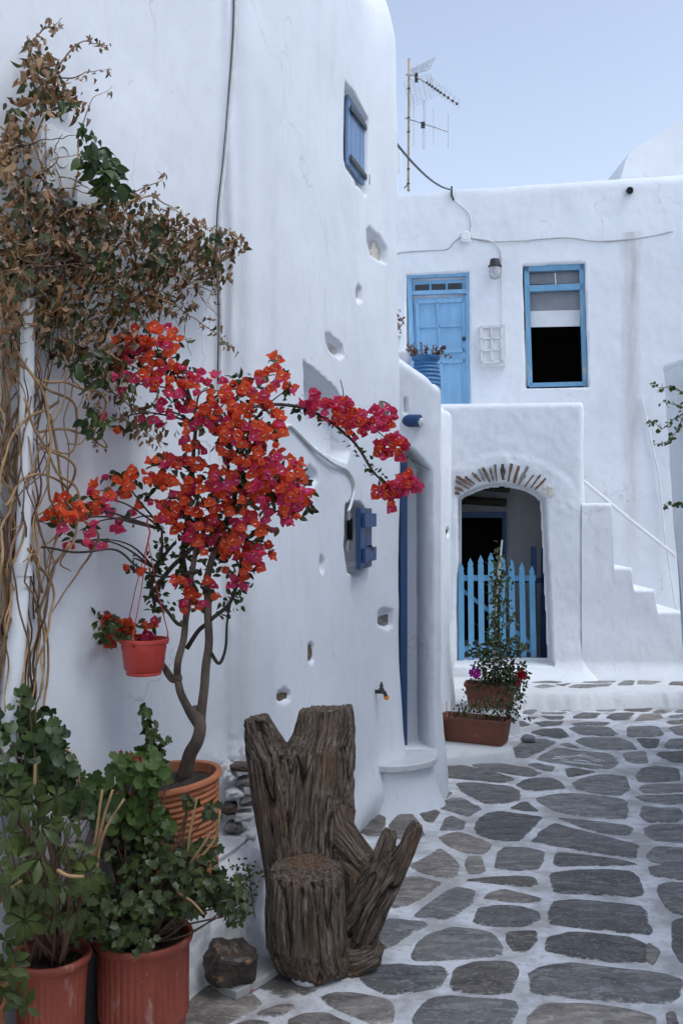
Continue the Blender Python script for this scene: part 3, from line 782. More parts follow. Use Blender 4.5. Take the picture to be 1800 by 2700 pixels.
# ---- arched porch house
arch = thing('arched_house', 'whitewashed porch with a stone ringed arch over the blue picket gate', 'house', (1.9, 11, -.1))
A_ = Wall([(.95, 11.10), (1.4, 11.05), (2.2, 10.95), (2.58, 10.90), (2.655, 10.905), (2.67, 11.0), (2.69, 11.5), (2.70, 12.4)], 2)
def dispA(U, Z):
    d = .02*fbm(U*1.5, Z*1.2, 51, 3)+.008*fbm(U*5, Z*4, 52, 3)+.003*fbm(U*15, Z*11, 53, 2)
    t = np.clip((Z-2.73)/.07, 0, 1); d -= .03*t**3
    d += .22*sstep(.03, -.30, Z)**1.5*sstep(.2, .9, U)+.05*sstep(.5, -.1, Z); return d
ARCH = [(1198, 1756), (1460, 1756), (1455, 1600), (1446, 1420), (1441, 1314), (1420, 1296), (1393, 1282), (1362, 1273), (1328, 1269), (1293, 1271), (1258, 1281), (1230, 1293), (1205, 1309), (1205, 1480), (1198, 1530)]
ap = A_.poly(ARCH)
def ringA(U, Z):
    sd = sd_poly(U, Z, ap); up = sstep(1.30, 1.75, Z)
    return up*(.013*sstep(.0, .03, sd)*sstep(.34, .26, sd)*(.7+.55*vnoise(U*16, Z*16, 8)))
A_.recess(ap, .34, .035)
au = np.concatenate([np.arange(0, 1.9, .011), np.arange(1.9, A_.U[-1], .03)]); az = np.arange(-.42, 2.81, .0125)
archwall = A_.build('wall', au, az, lambda U, Z: dispA(U, Z)+ringA(U, Z), MAT['plaster_street'], arch, cut=.3)
rf = MB(); rf.prism([(.9, 11.2, 2.70), (2.6, 11.0, 2.70), (2.62, 12.6, 2.70), (.9, 12.8, 2.70)], (0, 0, -.12)); rf.build('terrace_floor', MAT['plaster'], arch)
# voussoirs
VS = [((35,345),(130,385),30,0),((35,400),(88,418),25,0),((40,275),(190,365),22,0),((50,225),(225,335),28,2),((145,228),(250,315),20,3),((220,188),(308,285),28,0),
      ((292,150),(352,285),22,1),((332,130),(408,290),28,0),((408,135),(450,285),18,0),((463,100),(482,280),22,0),((545,95),(550,265),42,3),((640,90),(605,285),32,0),
      ((718,115),(665,300),36,2),((815,120),(715,320),38,1),((875,210),(778,340),20,0),((950,208),(845,350),22,2),((1005,248),(888,370),26,2),((1045,335),(1000,420),80,4),((1085,400),(1030,440),40,4)]
SMAT = [MAT['stone_brown'], MAT['stone_grey'], MAT['stone_rust'], MAT['stone_dark'], MAT['stone_pale']]
for a, c, w, mi in VS:
    pa = A_.pt(1190+a[0]/4.057, 1200+a[1]/4.057, .018); pc = A_.pt(1190+c[0]/4.057, 1200+c[1]/4.057, .018)
    ax = (pc-pa).normalized(); Nn = Vector((-.11, -1, 0)).normalized(); sd_ = ax.cross(Nn).normalized()
    hw = 1.15*w/4.057/F*11/2; n = 6; o1 = []; o2 = []
    for k in range(n+1):
        t = k/n; q = pa.lerp(pc, t); hh = hw*(.55+.6*math.sin(math.pi*min(1, .15+.8*t))**.6)*(1+.35*random.uniform(-1, 1))*(.85-.25*t if mi != 4 else .9)
        o1.append(q+sd_*hh); o2.append(q-sd_*hh*(1+.3*random.uniform(-1, 1)))
    b = MB(); b.prism([p-Nn*.05 for p in o1+o2[::-1]], Nn*.062, .004); b.build('stone', SMAT[mi], arch)
# porch room behind the arch
def plane_box(mb, x0, x1, y0, y1, z0, z1): mb.box(((x0+x1)/2, (y0+y1)/2, (z0+z1)/2), (x1-x0, y1-y0, z1-z0))
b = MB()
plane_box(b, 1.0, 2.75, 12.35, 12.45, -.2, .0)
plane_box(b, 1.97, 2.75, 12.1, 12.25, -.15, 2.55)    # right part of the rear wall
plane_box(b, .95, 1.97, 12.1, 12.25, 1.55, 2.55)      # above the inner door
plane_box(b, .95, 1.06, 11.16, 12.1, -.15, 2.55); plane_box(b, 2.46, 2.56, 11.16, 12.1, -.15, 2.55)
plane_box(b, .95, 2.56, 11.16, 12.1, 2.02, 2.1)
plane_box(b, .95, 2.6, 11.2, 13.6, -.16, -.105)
plaster('plaster_dimmed', (.40, .41, .43), .5, 1.5, .5); b.build('porch_room', MAT['plaster_dimmed'], arch)  # porch walls coloured darker to stand for the shade inside the room
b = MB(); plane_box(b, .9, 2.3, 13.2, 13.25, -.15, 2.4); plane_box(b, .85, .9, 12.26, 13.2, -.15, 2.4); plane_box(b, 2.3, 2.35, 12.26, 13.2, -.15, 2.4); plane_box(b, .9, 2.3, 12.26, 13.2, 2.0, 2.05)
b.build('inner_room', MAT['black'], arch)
b = MB(); b.tube([(1.1, 11.99, 1.72), (1.5, 11.99, 1.74), (1.98, 11.99, 1.71)], .05, 9, rough=.2); b.tube([(1.1, 11.9, 1.9), (1.5, 11.9, 1.92), (2.0, 11.9, 1.88)], .055, 9, rough=.2); b.build('beam', MAT['bark_dark'], arch)
b = MB(); plane_box(b, 1.3, 1.99, 12.04, 12.09, 1.53, 1.60); plane_box(b, 1.95, 1.99, 12.04, 12.09, -.1, 1.53); b.build('door_frame', MAT['blue_deep'], arch)
b = MB(); plane_box(b, 2.19, 2.25, 11.5, 11.55, -.1, 1.20); plane_box(b, 2.31, 2.36, 11.5, 11.55, -.1, 1.24); plane_box(b, 1.95, 2.36, 11.5, 11.53, .78, .84); b.build('inner_gate', MAT['blue_deep'], arch)
# gate
GYd = 11.30
gate = thing('picket_gate', 'sky blue picket gate with pointed boards closing the arched porch', 'gate', P(1330, 1740, GYd))
PK = [(100,105,1145),(200,212,1098),(310,322,1068),(418,432,1040),(545,548,1075),(638,655,1108),(748,768,1145),(855,875,1178)]
def cg(x, y, Y=GYd): return P(1190+x/4.057, 1200+y/4.057, Y)
for xt, xb, yt in PK:
    t = cg(xt, yt); bt = cg(xb, 2190); w = .032; h = .085
    o_ = [bt+Vector((-w, 0, 0)), bt+Vector((w, 0, 0))]
    for dx, dz in ((w, -h*1.35), (w*.72, -h*1.12), (w*1.02, -h*.86), (0, 0), (-w*1.02, -h*.86), (-w*.72, -h*1.12), (-w, -h*1.35)): o_.append(t+Vector((dx, 0, dz)))
    b = MB(); b.prism([p+Vector((0, -.011, 0)) for p in o_], (0, .022, 0)); b.build('picket', MAT['blue_gate'], gate)
for y_ in (1312, 2075):
    b = MB(); a, c = cg(75, y_), cg(905, y_+8); b.box((a+c)/2+Vector((0, .024, 0)), ((c-a).length, .024, .065), None, .004); b.build('rail', MAT['blue_gate'], gate)
a, c = cg(110, 1440), cg(880, 2040); d = c-a
b = MB(); b.box((a+c)/2+Vector((0, .048, 0)), (d.length, .02, .045), Matrix.Rotation(-math.atan2(d.z, d.x), 3, 'Y'), .003); b.build('brace', MAT['blue_gate'], gate)

# ---- raised pavement in front of the porch
def raisedz(X, Y):
    z = -.229+.012*fbm(X*4, Y*4, 61, 3)
    edge = 9.93+.10*fbm(X*1.3, X*0, 62, 2)+.06*fbm(X*5, X*0, 63, 3)
    z = z-.30*sstep(edge+.17, edge-.13, Y)+.02*fbm(X*9, Y*9, 66, 3)*sstep(edge+.25, edge, Y); return z+.07*sstep(10.7, 11.2, Y)*sstep(1.2, 1.8, X)
rp = grid_mesh('raised_pavement', np.arange(.9, 6.5, .02), np.arange(9.8, 11.4, .02), raisedz, MAT['plaster_rough']); rp['kind'] = 'structure'
UP = [[(635,165),(700,152),(770,165),(690,178)], [(835,128),(920,122),(880,138)], [(770,155),(860,150),(820,163)], [(620,143),(700,137),(815,137),(760,148)],
      [(935,146),(1000,125),(1165,118),(1120,146)], [(850,172),(900,158),(1120,152),(1090,166),(960,176)], [(1155,158),(1200,130),(1270,124),(1250,156)], [(1285,150),(1290,124),(1450,132),(1370,152)], [(1480,160),(1500,140),(1640,140),(1640,165)]]
for q in UP:
    gp = [Zp(1140+x/2.3758, 1740+y/2.3758, -.229) for x, y in q]
    if sum(a.x*c.y-c.x*a.y for a, c in zip(gp, gp[1:]+gp[:1])) < 0: gp = gp[::-1]
    flagstone([(p.x, p.y) for p in gp], random.choice([1, 2, 1]), raisedz, rp, sid); sid += 1

# ---- staircase beside the porch
stair = thing('staircase', 'whitewashed outside staircase climbing left behind the arched porch', 'staircase', (3.2, 11, -.2))
SB = [(1536, 1612, 1.70), (1612, 1665, .995), (1665, 1726, .757), (1726, 1797, .52), (1797, 1862, .29), (1862, 1925, .06), (1925, 1990, -.10)]
x0s = (1534-900)/F*10.86; x1s = (1990-900)/F*10.86
sw = Wall([(x0s, 10.89), (x1s, 10.80)], 1)
ub = [sw.hit(c, 1400)[0] for a, c, zt in SB]
def topS(u):
    z = np.full(u.shape, SB[0][2])
    for k in range(1, len(SB)): z = z+(SB[k][2]-SB[k-1][2])*sstep(-.012, .03, u-ub[k-1])
    return z+.008*vnoise(u*14, u*0, 3)
def dS(U, Z):
    t = np.clip(1-(topS(U[0])[None, :]-Z)/.045, 0, 1)
    return .012*fbm(U*2, Z*2, 71, 3)+.004*fbm(U*8, Z*7, 72, 2)-.03*t**3+.12*sstep(-.02, -.3, Z)+.03*sstep(.5, -.1, Z)
sw.build('side_wall', np.arange(0, sw.U[-1], .011), np.linspace(-.42, 1.7, 190), dS, MAT['plaster_street'], stair, top=topS)
for i, (a, c, zt) in enumerate(SB):
    x0 = (a-900)/F*10.86; x1 = (c-900)/F*10.86
    b = MB(); b.box(((x0+x1)/2+.012, 11.52, (zt-.5)/2), (x1-x0+.004, 1.24, zt+.5-.012), None, .006); b.build('step', MAT['plaster_street'], stair)
b = MB(); a = P(1545, 1275, 12.0); c = P(1770, 1458, 11.85)
b.tube(spline([a+Vector((-.35, .02, .27)), a, a.lerp(c, .5)+Vector((0, 0, -.01)), c, c+Vector((.02, .03, -.02))], 6), .022, 10); b.build('handrail', MAT['white_pvc'], stair, autos=40)
b = MB(); b.tube([P(1690, 1050, 12.0), P(1735, 1250, 11.97), P(1752, 1420, 11.95), P(1782, 1612, 11.9)], .012, 8); b.build('pipe', MAT['white_pvc'], stair)

# ---- upper house
up = thing('upper_house', 'whitewashed upper storey facade with light blue door and open window', 'house', (2, 12.4, 2))
U_ = Wall([(-1.5, 12.8), (7.0, 11.53)], 1)
def drain(nt, c, g):
    """rust and soot streak below the drain spout: stain with its own outline"""
    sx = nd(nt, 'ShaderNodeSeparateXYZ'); nt.links.new(g, sx.inputs[0])
    wob = mth(nt, 'MULTIPLY', mth(nt, 'SUBTRACT', tnoise(nt, geo(nt, (1, 1, .8)), 2.5, 3), .5), .16)
    dx = mth(nt, 'ABSOLUTE', mth(nt, 'SUBTRACT', mth(nt, 'ADD', sx.outputs[0], wob), 3.50))
    a = ramp(nt, dx, [(0.02, (1, 1, 1)), (.13, (0, 0, 0))])
    h = ramp(nt, mth(nt, 'MULTIPLY', sx.outputs[2], .2), [(.05, (0, 0, 0)), (.35, (.6, .6, .6)), (1.06, (1, 1, 1)), (1.09, (0, 0, 0))])
    k = mth(nt, 'MULTIPLY', mth(nt, 'MULTIPLY', a, h), mth(nt, 'MULTIPLY_ADD', tnoise(nt, geo(nt, (9, 9, .7)), 2, 5, .7), 1.1, -.12))
    return mix(nt, k, c, (.34, .31, .26))
plaster('plaster_upper', (.775, .795, .825), .12, .7, .3, drain)
def topU(u):
    x = np.interp(u, U_.U, U_.X); return np.interp(x, [-1.5, .62, 4.1, 7], [5.55, 5.58, 5.665, 5.75])+.012*vnoise(x*3, x*0, 5)
def dispU(U, Z):
    d = .02*fbm(U*1.1, Z*1.0, 81, 3)+.008*fbm(U*4, Z*3.6, 82, 3)+.002*fbm(U*14, Z*10, 83, 2)
    t = np.clip((Z-5.5)/.16, 0, 1); d -= .05*t**3; return d
DOORP = [(1066, 1075), (1240, 1075), (1237, 716), (1070, 724)]
WINP = [(1385, 1025), (1552, 1021), (1541, 690), (1376, 698)]
U_.recess(U_.poly(DOORP), .11, .02); U_.recess(U_.poly(WINP), .30, .022)
U_.recess([(.3, .1), (4.05, .1), (4.05, 2.35), (.3, 2.35)], .31, .05)
uu = np.arange(0, U_.U[-1], .0165); zz = np.linspace(.3, 5.6, 330)
U_.build('wall', uu, zz, dispU, MAT['plaster_upper'], up, top=topU, cut=.25)
b = MB(); b.prism([(-1.5, 12.95, 5.52), (7, 11.66, 5.6), (7, 20, 5.6), (-1.5, 20, 5.52)], (0, 0, -.2)); b.build('roof', MAT['plaster'], up)
wl = U_.pt(1385, 900); wr = U_.pt(1550, 900)
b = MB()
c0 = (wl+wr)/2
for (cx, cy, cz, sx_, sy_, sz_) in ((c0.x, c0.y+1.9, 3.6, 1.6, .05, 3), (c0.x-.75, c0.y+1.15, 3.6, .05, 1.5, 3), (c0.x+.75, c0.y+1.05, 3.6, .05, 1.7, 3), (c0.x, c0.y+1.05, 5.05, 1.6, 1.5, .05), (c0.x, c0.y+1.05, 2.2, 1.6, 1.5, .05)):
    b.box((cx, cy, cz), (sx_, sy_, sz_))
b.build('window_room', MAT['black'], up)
def bar(mb, wl_, a, c, w, t, off, up_=False):
    """flat board on a wall between two pixels"""
    pa = wl_.pt(*a, off); pc = wl_.pt(*c, off); d = pc-pa
    n_ = Vector((wl_.NX[0], wl_.NY[0], 0)) if wl_ is U_ else Vector(wl_.at(wl_.hit(*a)[0])[2:]+(0,))
    s_ = d.cross(n_).normalized()*w/2
    mb.prism([pa-s_, pc-s_, pc+s_, pa+s_], n_*t); return mb
# light blue door of the upper floor
ud = thing('upper_door', 'light blue panelled door with three small transom panes upstairs', 'door', U_.pt(1155, 1060))
o_ = -.105
b = MB(); bar(b, U_, (1079, 730), (1092, 1075), .055, .07, o_); b.build('door_post', MAT['blue_door'], ud)
b = MB(); bar(b, U_, (1233, 724), (1236, 1075), .055, .07, o_); b.build('door_post', MAT['blue_door'], ud)
b = MB(); bar(b, U_, (1078, 732), (1235, 725), .05, .075, o_); b.build('lintel_board', MAT['blue_door'], ud)
b = MB(); bar(b, U_, (1084, 775), (1233, 770), .05, .06, o_); b.build('transom_bar', MAT['blue_door'], ud)
b = MB(); bar(b, U_, (1086, 757), (1230, 751), .135, .018, o_); tr = b.build('transom', MAT['blue_door'], ud)
simple('dark_glass', (.02, .024, .03), .08, .1, 5, 0)
for i in range(3):
    b = MB(); x0 = 1094+i*43; bar(b, U_, (x0, 760-.04*(x0-1094)), (x0+37, 758.5-.04*(x0-1094)), .085, .004, o_+.022); b.build('pane', MAT['dark_glass'], tr)
b = MB(); bar(b, U_, (1158, 786), (1164, 1080), .66, .03, o_); leaf_ = b.build('leaf', MAT['blue_door'], ud)
for (a, c, w) in [((1098, 795), (1112, 1075), .045), ((1222, 790), (1226, 1075), .045), ((1098, 797), (1222, 792), .045), ((1098, 928), (1224, 924), .05), ((1153, 797), (1160, 925), .028), ((1100, 862), (1220, 858), .028),
                  ((1102, 956), (1224, 952), .045), ((1163, 955), (1167, 1075), .028)]:
    b = MB(); bar(b, U_, a, c, w, .018, o_+.031); b.build('moulding', MAT['blue_door'], leaf_)
b = MB(); k_ = U_.pt(1222, 893, o_+.06); b.lathe([(.0, -.014), (.02, -.012), (.026, 0), (.02, .012), (0, .014)], k_, 12, Matrix.Rotation(math.radians(90), 3, 'X')); b.build('knob', MAT['iron'], leaf_, True)
# window
uw = thing('upper_window', 'open light blue framed window with half drawn white blind', 'window', U_.pt(1465, 1020))
o_ = -.13
for nm, a, c, w in [('frame_post', (1386, 702), (1396, 1018), .06), ('frame_post', (1530, 700), (1540, 1015), .055), ('frame_head', (1380, 712), (1538, 706), .07), ('transom_bar', (1386, 764), (1536, 758), .075), ('sill_board', (1393, 1017), (1547, 1013), .05)]:
    b = MB(); bar(b, U_, a, c, w, .07, o_); b.build(nm, MAT['blue_window'], uw)
b = MB(); bar(b, U_, (1462, 720), (1464, 755), .016, .02, o_); b.build('mullion', MAT['white_wood'], uw)
simple('blind_grey', (.26, .27, .29), .8, .1, 6, .1); simple('blind_white', (.72, .73, .74), .85, .06, 6, .1); simple('pane_grey', (.22, .23, .25), .25, .2, 4, 0)
b = MB(); bar(b, U_, (1388, 734), (1532, 730), .16, .01, o_-.03); b.build('upper_pane', MAT['pane_grey'], uw)
b = MB(); bar(b, U_, (1390, 798), (1530, 795), .25, .012, o_-.04); b.build('blind_housing', MAT['blind_grey'], uw)
b = MB(); bar(b, U_, (1394, 842), (1528, 839), .20, .010, o_-.032); b.build('blind', MAT['blind_white'], uw)
# electricity cupboard
eb = thing('meter_cupboard', 'small white slatted cupboard door on the wall beside the upper door', 'cupboard', U_.pt(1298, 960))
b = MB(); bar(b, U_, (1297, 860), (1298, 968), .31, .09, -.01); b.build('box', MAT['white_wood'], eb)
for a, c, w in [((1268, 862), (1270, 958), .03), ((1322, 858), (1323, 955), .03), ((1266, 863), (1324, 860), .03), ((1267, 957), (1324, 952), .03), ((1295, 862), (1297, 955), .022), ((1267, 893), (1324, 890), .022), ((1267, 925), (1324, 921), .022)]:
    b = MB(); bar(b, U_, a, c, w, .018, .081); b.build('slat', MAT['white_wood'], eb)
# lamp
lp = thing('wall_lamp', 'glass jar wall lamp with dark cap above the white cupboard', 'lamp', U_.pt(1304, 700))
q = U_.pt(1304, 693, .12)
b = MB(); b.lathe([(.0, .045), (.055, .045), (.062, .02), (.066, -.03), (.085, -.035), (.085, -.045), (.05, -.05)], q, 20); b.build('cap', MAT['iron'], lp, autos=40)
m_, nt, bb = new_mat('lamp_glass'); bb.inputs['Base Color'].default_value = (.8, .82, .84, 1); bb.inputs['Roughness'].default_value = .15; bb.inputs['Transmission Weight'].default_value = .75
b = MB(); b.lathe([(.06, -.045), (.072, -.09), (.07, -.15), (.05, -.19), (0, -.205)], q, 20); b.build('glass_jar', MAT['lamp_glass'], lp, True)
b = MB(); b.lathe([(.015, -.045), (.016, -.07), (.032, -.1), (.028, -.13), (0, -.145)], q, 14); b.build('bulb', MAT['blind_white'], lp, True)
b = MB(); b.tube([U_.pt(1304, 690, .0), U_.pt(1304, 690, .1)], .02, 8); b.build('bracket', MAT['iron'], lp)
# junction box and cables
jb = thing('junction_box', 'round white junction box where the facade cables meet', 'junction box', U_.pt(1227, 625))
b = MB(); b.lathe([(.0, .05), (.05, .05), (.062, .04), (.065, 0)], U_.pt(1226, 624), 18, Matrix.Rotation(math.radians(90), 3, 'X')); b.build('lid', MAT['white_pvc'], jb, autos=30)
b = MB(); b.box(U_.pt(1227, 634, .02), (.12, .05, .05), None, .01); b.build('base', MAT['white_pvc'], jb)
def cable(name, label, w_, pts, r, mat, off=.012, n=8, wob=.004):
    q = [w_.pt(x, y, off) for x, y in pts]; q = spline(q, n)
    q = [p+Vector((0, 0, wob*mnoise.noise(p*6))) for p in q]
    m = MB(); m.tube(q, r, 6); o = m.build(name, mat, None, True); return tag(o, label, 'cable')
cable('facade_cable', 'thin grey cable running right from the junction box across the facade', U_, [(1240, 627), (1280, 636), (1330, 637), (1400, 633), (1490, 627), (1570, 636), (1660, 631), (1720, 622), (1772, 610)], .008, MAT['grey_cable'])
cable('facade_cable', 'thin grey cable sagging left from the junction box above the door', U_, [(1212, 626), (1195, 640), (1175, 658), (1120, 661), (1060, 666), (1030, 674)], .007, MAT['grey_cable'])
cable('facade_cable', 'white cable curving up from the junction box to the roof edge', U_, [(1240, 618), (1242, 590), (1235, 562), (1205, 535), (1190, 522)], .009, MAT['white_cable'])
cable('facade_cable', 'white cable dropping past the jar lamp to the cupboard', U_, [(1240, 627), (1290, 634), (1310, 648), (1320, 670), (1322, 740), (1321, 860)], .008, MAT['white_cable'])
# drain spout
ds = thing('drain_spout', 'dark round drain pipe mouth high on the upper facade', 'drain pipe', U_.pt(1659, 502))
b = MB(); b.tube([U_.pt(1659, 502, -.05), U_.pt(1659, 502, .10)], .042, 16, cap=False); b.tube([U_.pt(1659, 502, -.04), U_.pt(1659, 502, .06)], .034, 16); b.build('pipe', MAT['black_plastic'], ds, autos=40)
# dark overhead cable from the left house to the roof edge
e0 = U_.pt(1190, 500, .02); e1 = Vector((.20, 6.6, 0)); e1.z = H+(1350-360)/F*6.6; e1.x = (1030-900)/F*6.6
q = [e1+(e0-e1)*t+Vector((0, 0, -.16*4*t*(1-t)*.5)) for t in np.linspace(0, 1, 24)]
b = MB(); b.tube(q, .010, 6); oc = tag(b.build('overhead_cable', MAT['black_plastic'], None, True), 'black overhead cable drooping from the tall house to the roof edge', 'cable')
b = MB(); b.tube(spline([e0+Vector((0, 0, .04)), e0, U_.pt(1190, 515, .015), U_.pt(1196, 528, .012)], 4), .012, 6); tag(b.build('cable_anchor', MAT['black_plastic'], None, True), 'black cable anchor on the roof edge of the upper facade', 'cable')

# ---- garden wall and unseen house on the right-hand side of the street
rw = thing('right_wall', 'white battered garden wall with rounded coping at the right edge', 'wall', (3, 8.5, -.4))
R_ = Wall([(3.05, 5.9), (3.0, 7.2), (2.81, 8.3), (2.79, 8.6), (2.81, 8.72), (3.05, 8.78), (6.5, 8.75)][::-1], 2)
def dispR(U, Z): return (.07*(Z-2.7))+.015*fbm(U*2, Z*2, 91, 3)+.006*fbm(U*8, Z*6, 92, 2)

R_.build('wall', np.arange(0, R_.U[-1], .02), np.arange(-.5, 2.86, .02), dispR, MAT['plaster_street'], rw)
cp = []
for i in range(0, len(R_.U), 8): cp.append(Vector((R_.X[i]-R_.NX[i]*.20, R_.Y[i]-R_.NY[i]*.20, 2.84)))
b = MB()
V = []; Fc = []; prof = [(-.02, 0), (.19, -.03), (.22, 0), (.21, .04), (.12, .075), (-.12, .085), (-.3, .06), (-.32, 0)]
for i in range(0, len(R_.U), 8):
    for o_, z_ in prof: V.append((R_.X[i]+R_.NX[i]*(o_-.20), R_.Y[i]+R_.NY[i]*(o_-.20), 2.83+z_))
k = len(prof)
for i in range(len(V)//k-1):
    for j in range(k): Fc.append((i*k+j, i*k+(j+1) % k, (i+1)*k+(j+1) % k, (i+1)*k+j))
mesh_obj('coping', V, Fc, MAT['plaster'], rw)
rh = thing('unseen_right_house', 'unseen tall whitewashed house added across the street beyond the right edge', 'house', (4, 3, 0))  # unseen house inferred opposite; its height raised to shade the lower street
q_ = Wall([(3.06, -4), (3.1, 0), (3.12, 3.0), (3.10, 5.8), (3.16, 5.98), (3.3, 6.02), (8, 6.1)][::-1], 1)
def dispRH(U, Z): return .03*fbm(U*1.1, Z*1.0, 95, 3)+.01*fbm(U*4, Z*4, 96, 2)
q_.build('wall', np.arange(0, q_.U[-1], .06), np.arange(-.5, 6.0, .06), dispRH, MAT['plaster'], rh)
b = MB(); b.prism([(3.2, -4, 5.9), (3.25, 5.9, 5.9), (8, 6, 5.9), (8, -4, 5.9)], (0, 0, -.15)); b.build('roof', MAT['plaster'], rh)
# ---- vaulted roof far behind
fh = thing('vaulted_house', 'distant white house with a rounded shoulder roof behind the facade', 'house', (6, 17, 3))
V = []; prof = [(1632, 480), (1640, 455), (1648, 425), (1657, 404), (1675, 388), (1720, 362), (1762, 337), (1830, 295), (1900, 265), (2000, 260), (2100, 300)]
n = len(prof)
for yy in (17, 21):
    for x, y in prof: p = P(x, y, 17); V.append((p.x, yy, p.z))
    for x, y in prof: p = P(x, y, 17); V.append((p.x, yy, 2.0))
Fc = [(i, i+1, n+i+1, n+i) for i in range(n-1)]+[(2*n+i, 2*n+i+1, i+1, i) for i in range(n-1)]+[(2*n+i+1, 2*n+i, 3*n+i, 3*n+i+1) for i in range(n-1)]+[(0, n, 3*n, 2*n), (n-1, 3*n-1, 4*n-1, 2*n-1)]
mesh_obj('wall', V, Fc, MAT['plaster_far'], fh, False)
# ---- chimney block at the back of the roof
ch = thing('chimney', 'small white square chimney on the roof beside the antenna mast', 'chimney', P(1038, 505, 13.4))
p = P(1034, 460, 13.4); b = MB(); b.box(p+Vector((0, 0, -.06)), (.13, .13, .52), None, .01); b.build('stack', MAT['plaster_far'], ch)
b = MB(); b.box(p+Vector((.01, 0, .16)), (.20, .18, .26), None, .01); b.build('cap', MAT['plaster_far'], ch)

# ================================================================== THINGS ON THE LEFT HOUSE
# exposed stones in their plaster pockets
def pocket_stone(px, py, w, h, mat, off=-.02, rot=0, th=.05):
    """irregular stone face, w x h in photograph pixels"""
    fr = L_.frame(px, py, off); Y = fr.translation.y
    t = fr.col[0].xyz; n = fr.col[1].xyz
    # the wall runs away from the eye: widths along it are longer than they look
    fs = abs((Vector((fr.translation.x, fr.translation.y, 0)).normalized()).cross(t).z)
    W = w/F*Y/max(.15, fs)/2; Hh = h/F*Y/2; o_ = []
    for k in range(11):
        a = 2*math.pi*k/11; q = 1+.22*random.uniform(-1, 1)
        sx = math.copysign(abs(math.cos(a))**.6, math.cos(a)); sy = math.copysign(abs(math.sin(a))**.6, math.sin(a))
        u, v = W*sx*q, Hh*sy*q
        u, v = u*math.cos(rot)-v*math.sin(rot), u*math.sin(rot)+v*math.cos(rot)
        o_.append(fr.translation+t*u+Vector((0, 0, v))-n*th)
    b = MB(); b.prism(o_, n*th, .008); return b.build('stone', mat, house)
pocket_stone(993, 662, 30, 58, MAT['stone_pale'], -.05, -.5)
pocket_stone(946, 782, 10, 34, MAT['stone_pale'], -.03)
pocket_stone(877, 912, 24, 34, MAT['stone_pale'], -.038, -.5)
pocket_stone(814, 1264, 18, 36, MAT['stone_grey'], -.04)
pocket_stone(847, 1492, 6, 26, MAT['stone_pale'], -.03)
pocket_stone(1011, 1634, 33, 32, MAT['stone_grey'], -.03)
pocket_stone(816, 1720, 15, 48, MAT['stone_brown'], -.008)
pocket_stone(744, 1840, 32, 26, MAT['stone_brown'], -.01)
# upper shutter
def board(wall, a, c, d_, off, t, name, mat, parent):
    """board on a wall: a, c = top left/right pixels, d_ = bottom y at left and right"""
    n = Vector(wall.at(wall.hit(*a)[0])[2:]+(0,))
    q = [wall.pt(a[0], a[1], off), wall.pt(c[0], c[1], off), wall.pt(c[0], d_[1], off), wall.pt(a[0], d_[0], off)]
    b = MB(); b.prism(q, n*t, .002); return b.build(name, mat, parent)
sh = board(L_, (909, 226), (970, 308), (430, 512), -.062, .012, 'shutter', MAT['blue_shutter'], house)
def ly(x, y0, s): return y0+(x-909)*s
for x0, x1 in ((910, 917), (918, 941), (942, 969)):
    board(L_, (x0, ly(x0, 232, 1.33)), (x1, ly(x1, 232, 1.33)), (ly(x0, 428, 1.36), ly(x1, 428, 1.36)), -.049, .016, 'board', MAT['blue_shutter'], sh)
for yy in (284, 414):
    a = L_.pt(923, yy, -.025); c = L_.pt(969, yy+60, -.025); n = Vector(L_.at(L_.hit(945, 350)[0])[2:]+(0,))
    b = MB(); b.prism([a+Vector((0, 0, -.014)), c+Vector((0, 0, -.014)), c+Vector((0, 0, .014)), a+Vector((0, 0, .014))], n*.008); b.tube([c+Vector((0, 0, -.03)), c+Vector((0, 0, .03))], .014, 8); b.build('hinge', MAT['iron'], sh)
# small lower window: dark meter inside, blue shutter ajar
mt = thing('window_meter', 'black framed meter inside the small window behind the ajar blue shutter', 'meter', L_.pt(920, 1420, -.1))
board(L_, (910, 1335), (950, 1375), (1500, 1520), -.15, .012, 'back_plate', MAT['black_plastic'], mt)
board(L_, (914, 1366), (930, 1378), (1422, 1430), -.12, .03, 'meter_case', MAT['black_plastic'], mt)
for py in (1358, 1440):
    b = MB(); p = L_.pt(918, py, -.06); b.tube([p+Vector((0, 0, -.03)), p, p+Vector((0, 0, .03))], [.012, .016, .010], 8, rough=.3); b.build('cable_gland', MAT['white_pvc'], mt)
ss = thing('small_shutter', 'deep blue two board shutter standing ajar over the small lower window', 'shutter', L_.pt(950, 1500, 0))
fr = L_.frame(968, 1425, .004)
hinge = fr.translation; t = fr.col[0].xyz; n = fr.col[1].xyz
ang = math.radians(4); dirv = (-t*math.cos(ang)+n*math.sin(ang)).normalized(); nn = (n*math.cos(ang)+t*math.sin(ang)).normalized()
Yh = hinge.y; ztop = H-(1349-1350)/F*Yh+.02; zbot = H-(1500-1350)/F*Yh+.015; Wd = .36
for k in range(2):
    a = hinge+dirv*(Wd*(.5*k)+.004); c = hinge+dirv*(Wd*(.5*k+.5)-.004)
    q = [Vector((a.x, a.y, zbot)), Vector((c.x, c.y, zbot)), Vector((c.x, c.y, ztop)), Vector((a.x, a.y, ztop))]
    b = MB(); b.prism(q, nn*.028, .003); b.build('board', MAT['blue_deep'], ss)
for zc in (ztop-.07, ztop-.27):
    a = hinge+dirv*-.03+nn*.029; c = hinge+dirv*(Wd*.93)+nn*.029
    q = [Vector((a.x, a.y, zc-.04)), Vector((c.x, c.y, zc-.04)), Vector((c.x, c.y, zc+.04)), Vector((a.x, a.y, zc+.04))]
    b = MB(); b.prism(q, nn*.022, .004); b.build('batten', MAT['blue_deep'], ss)
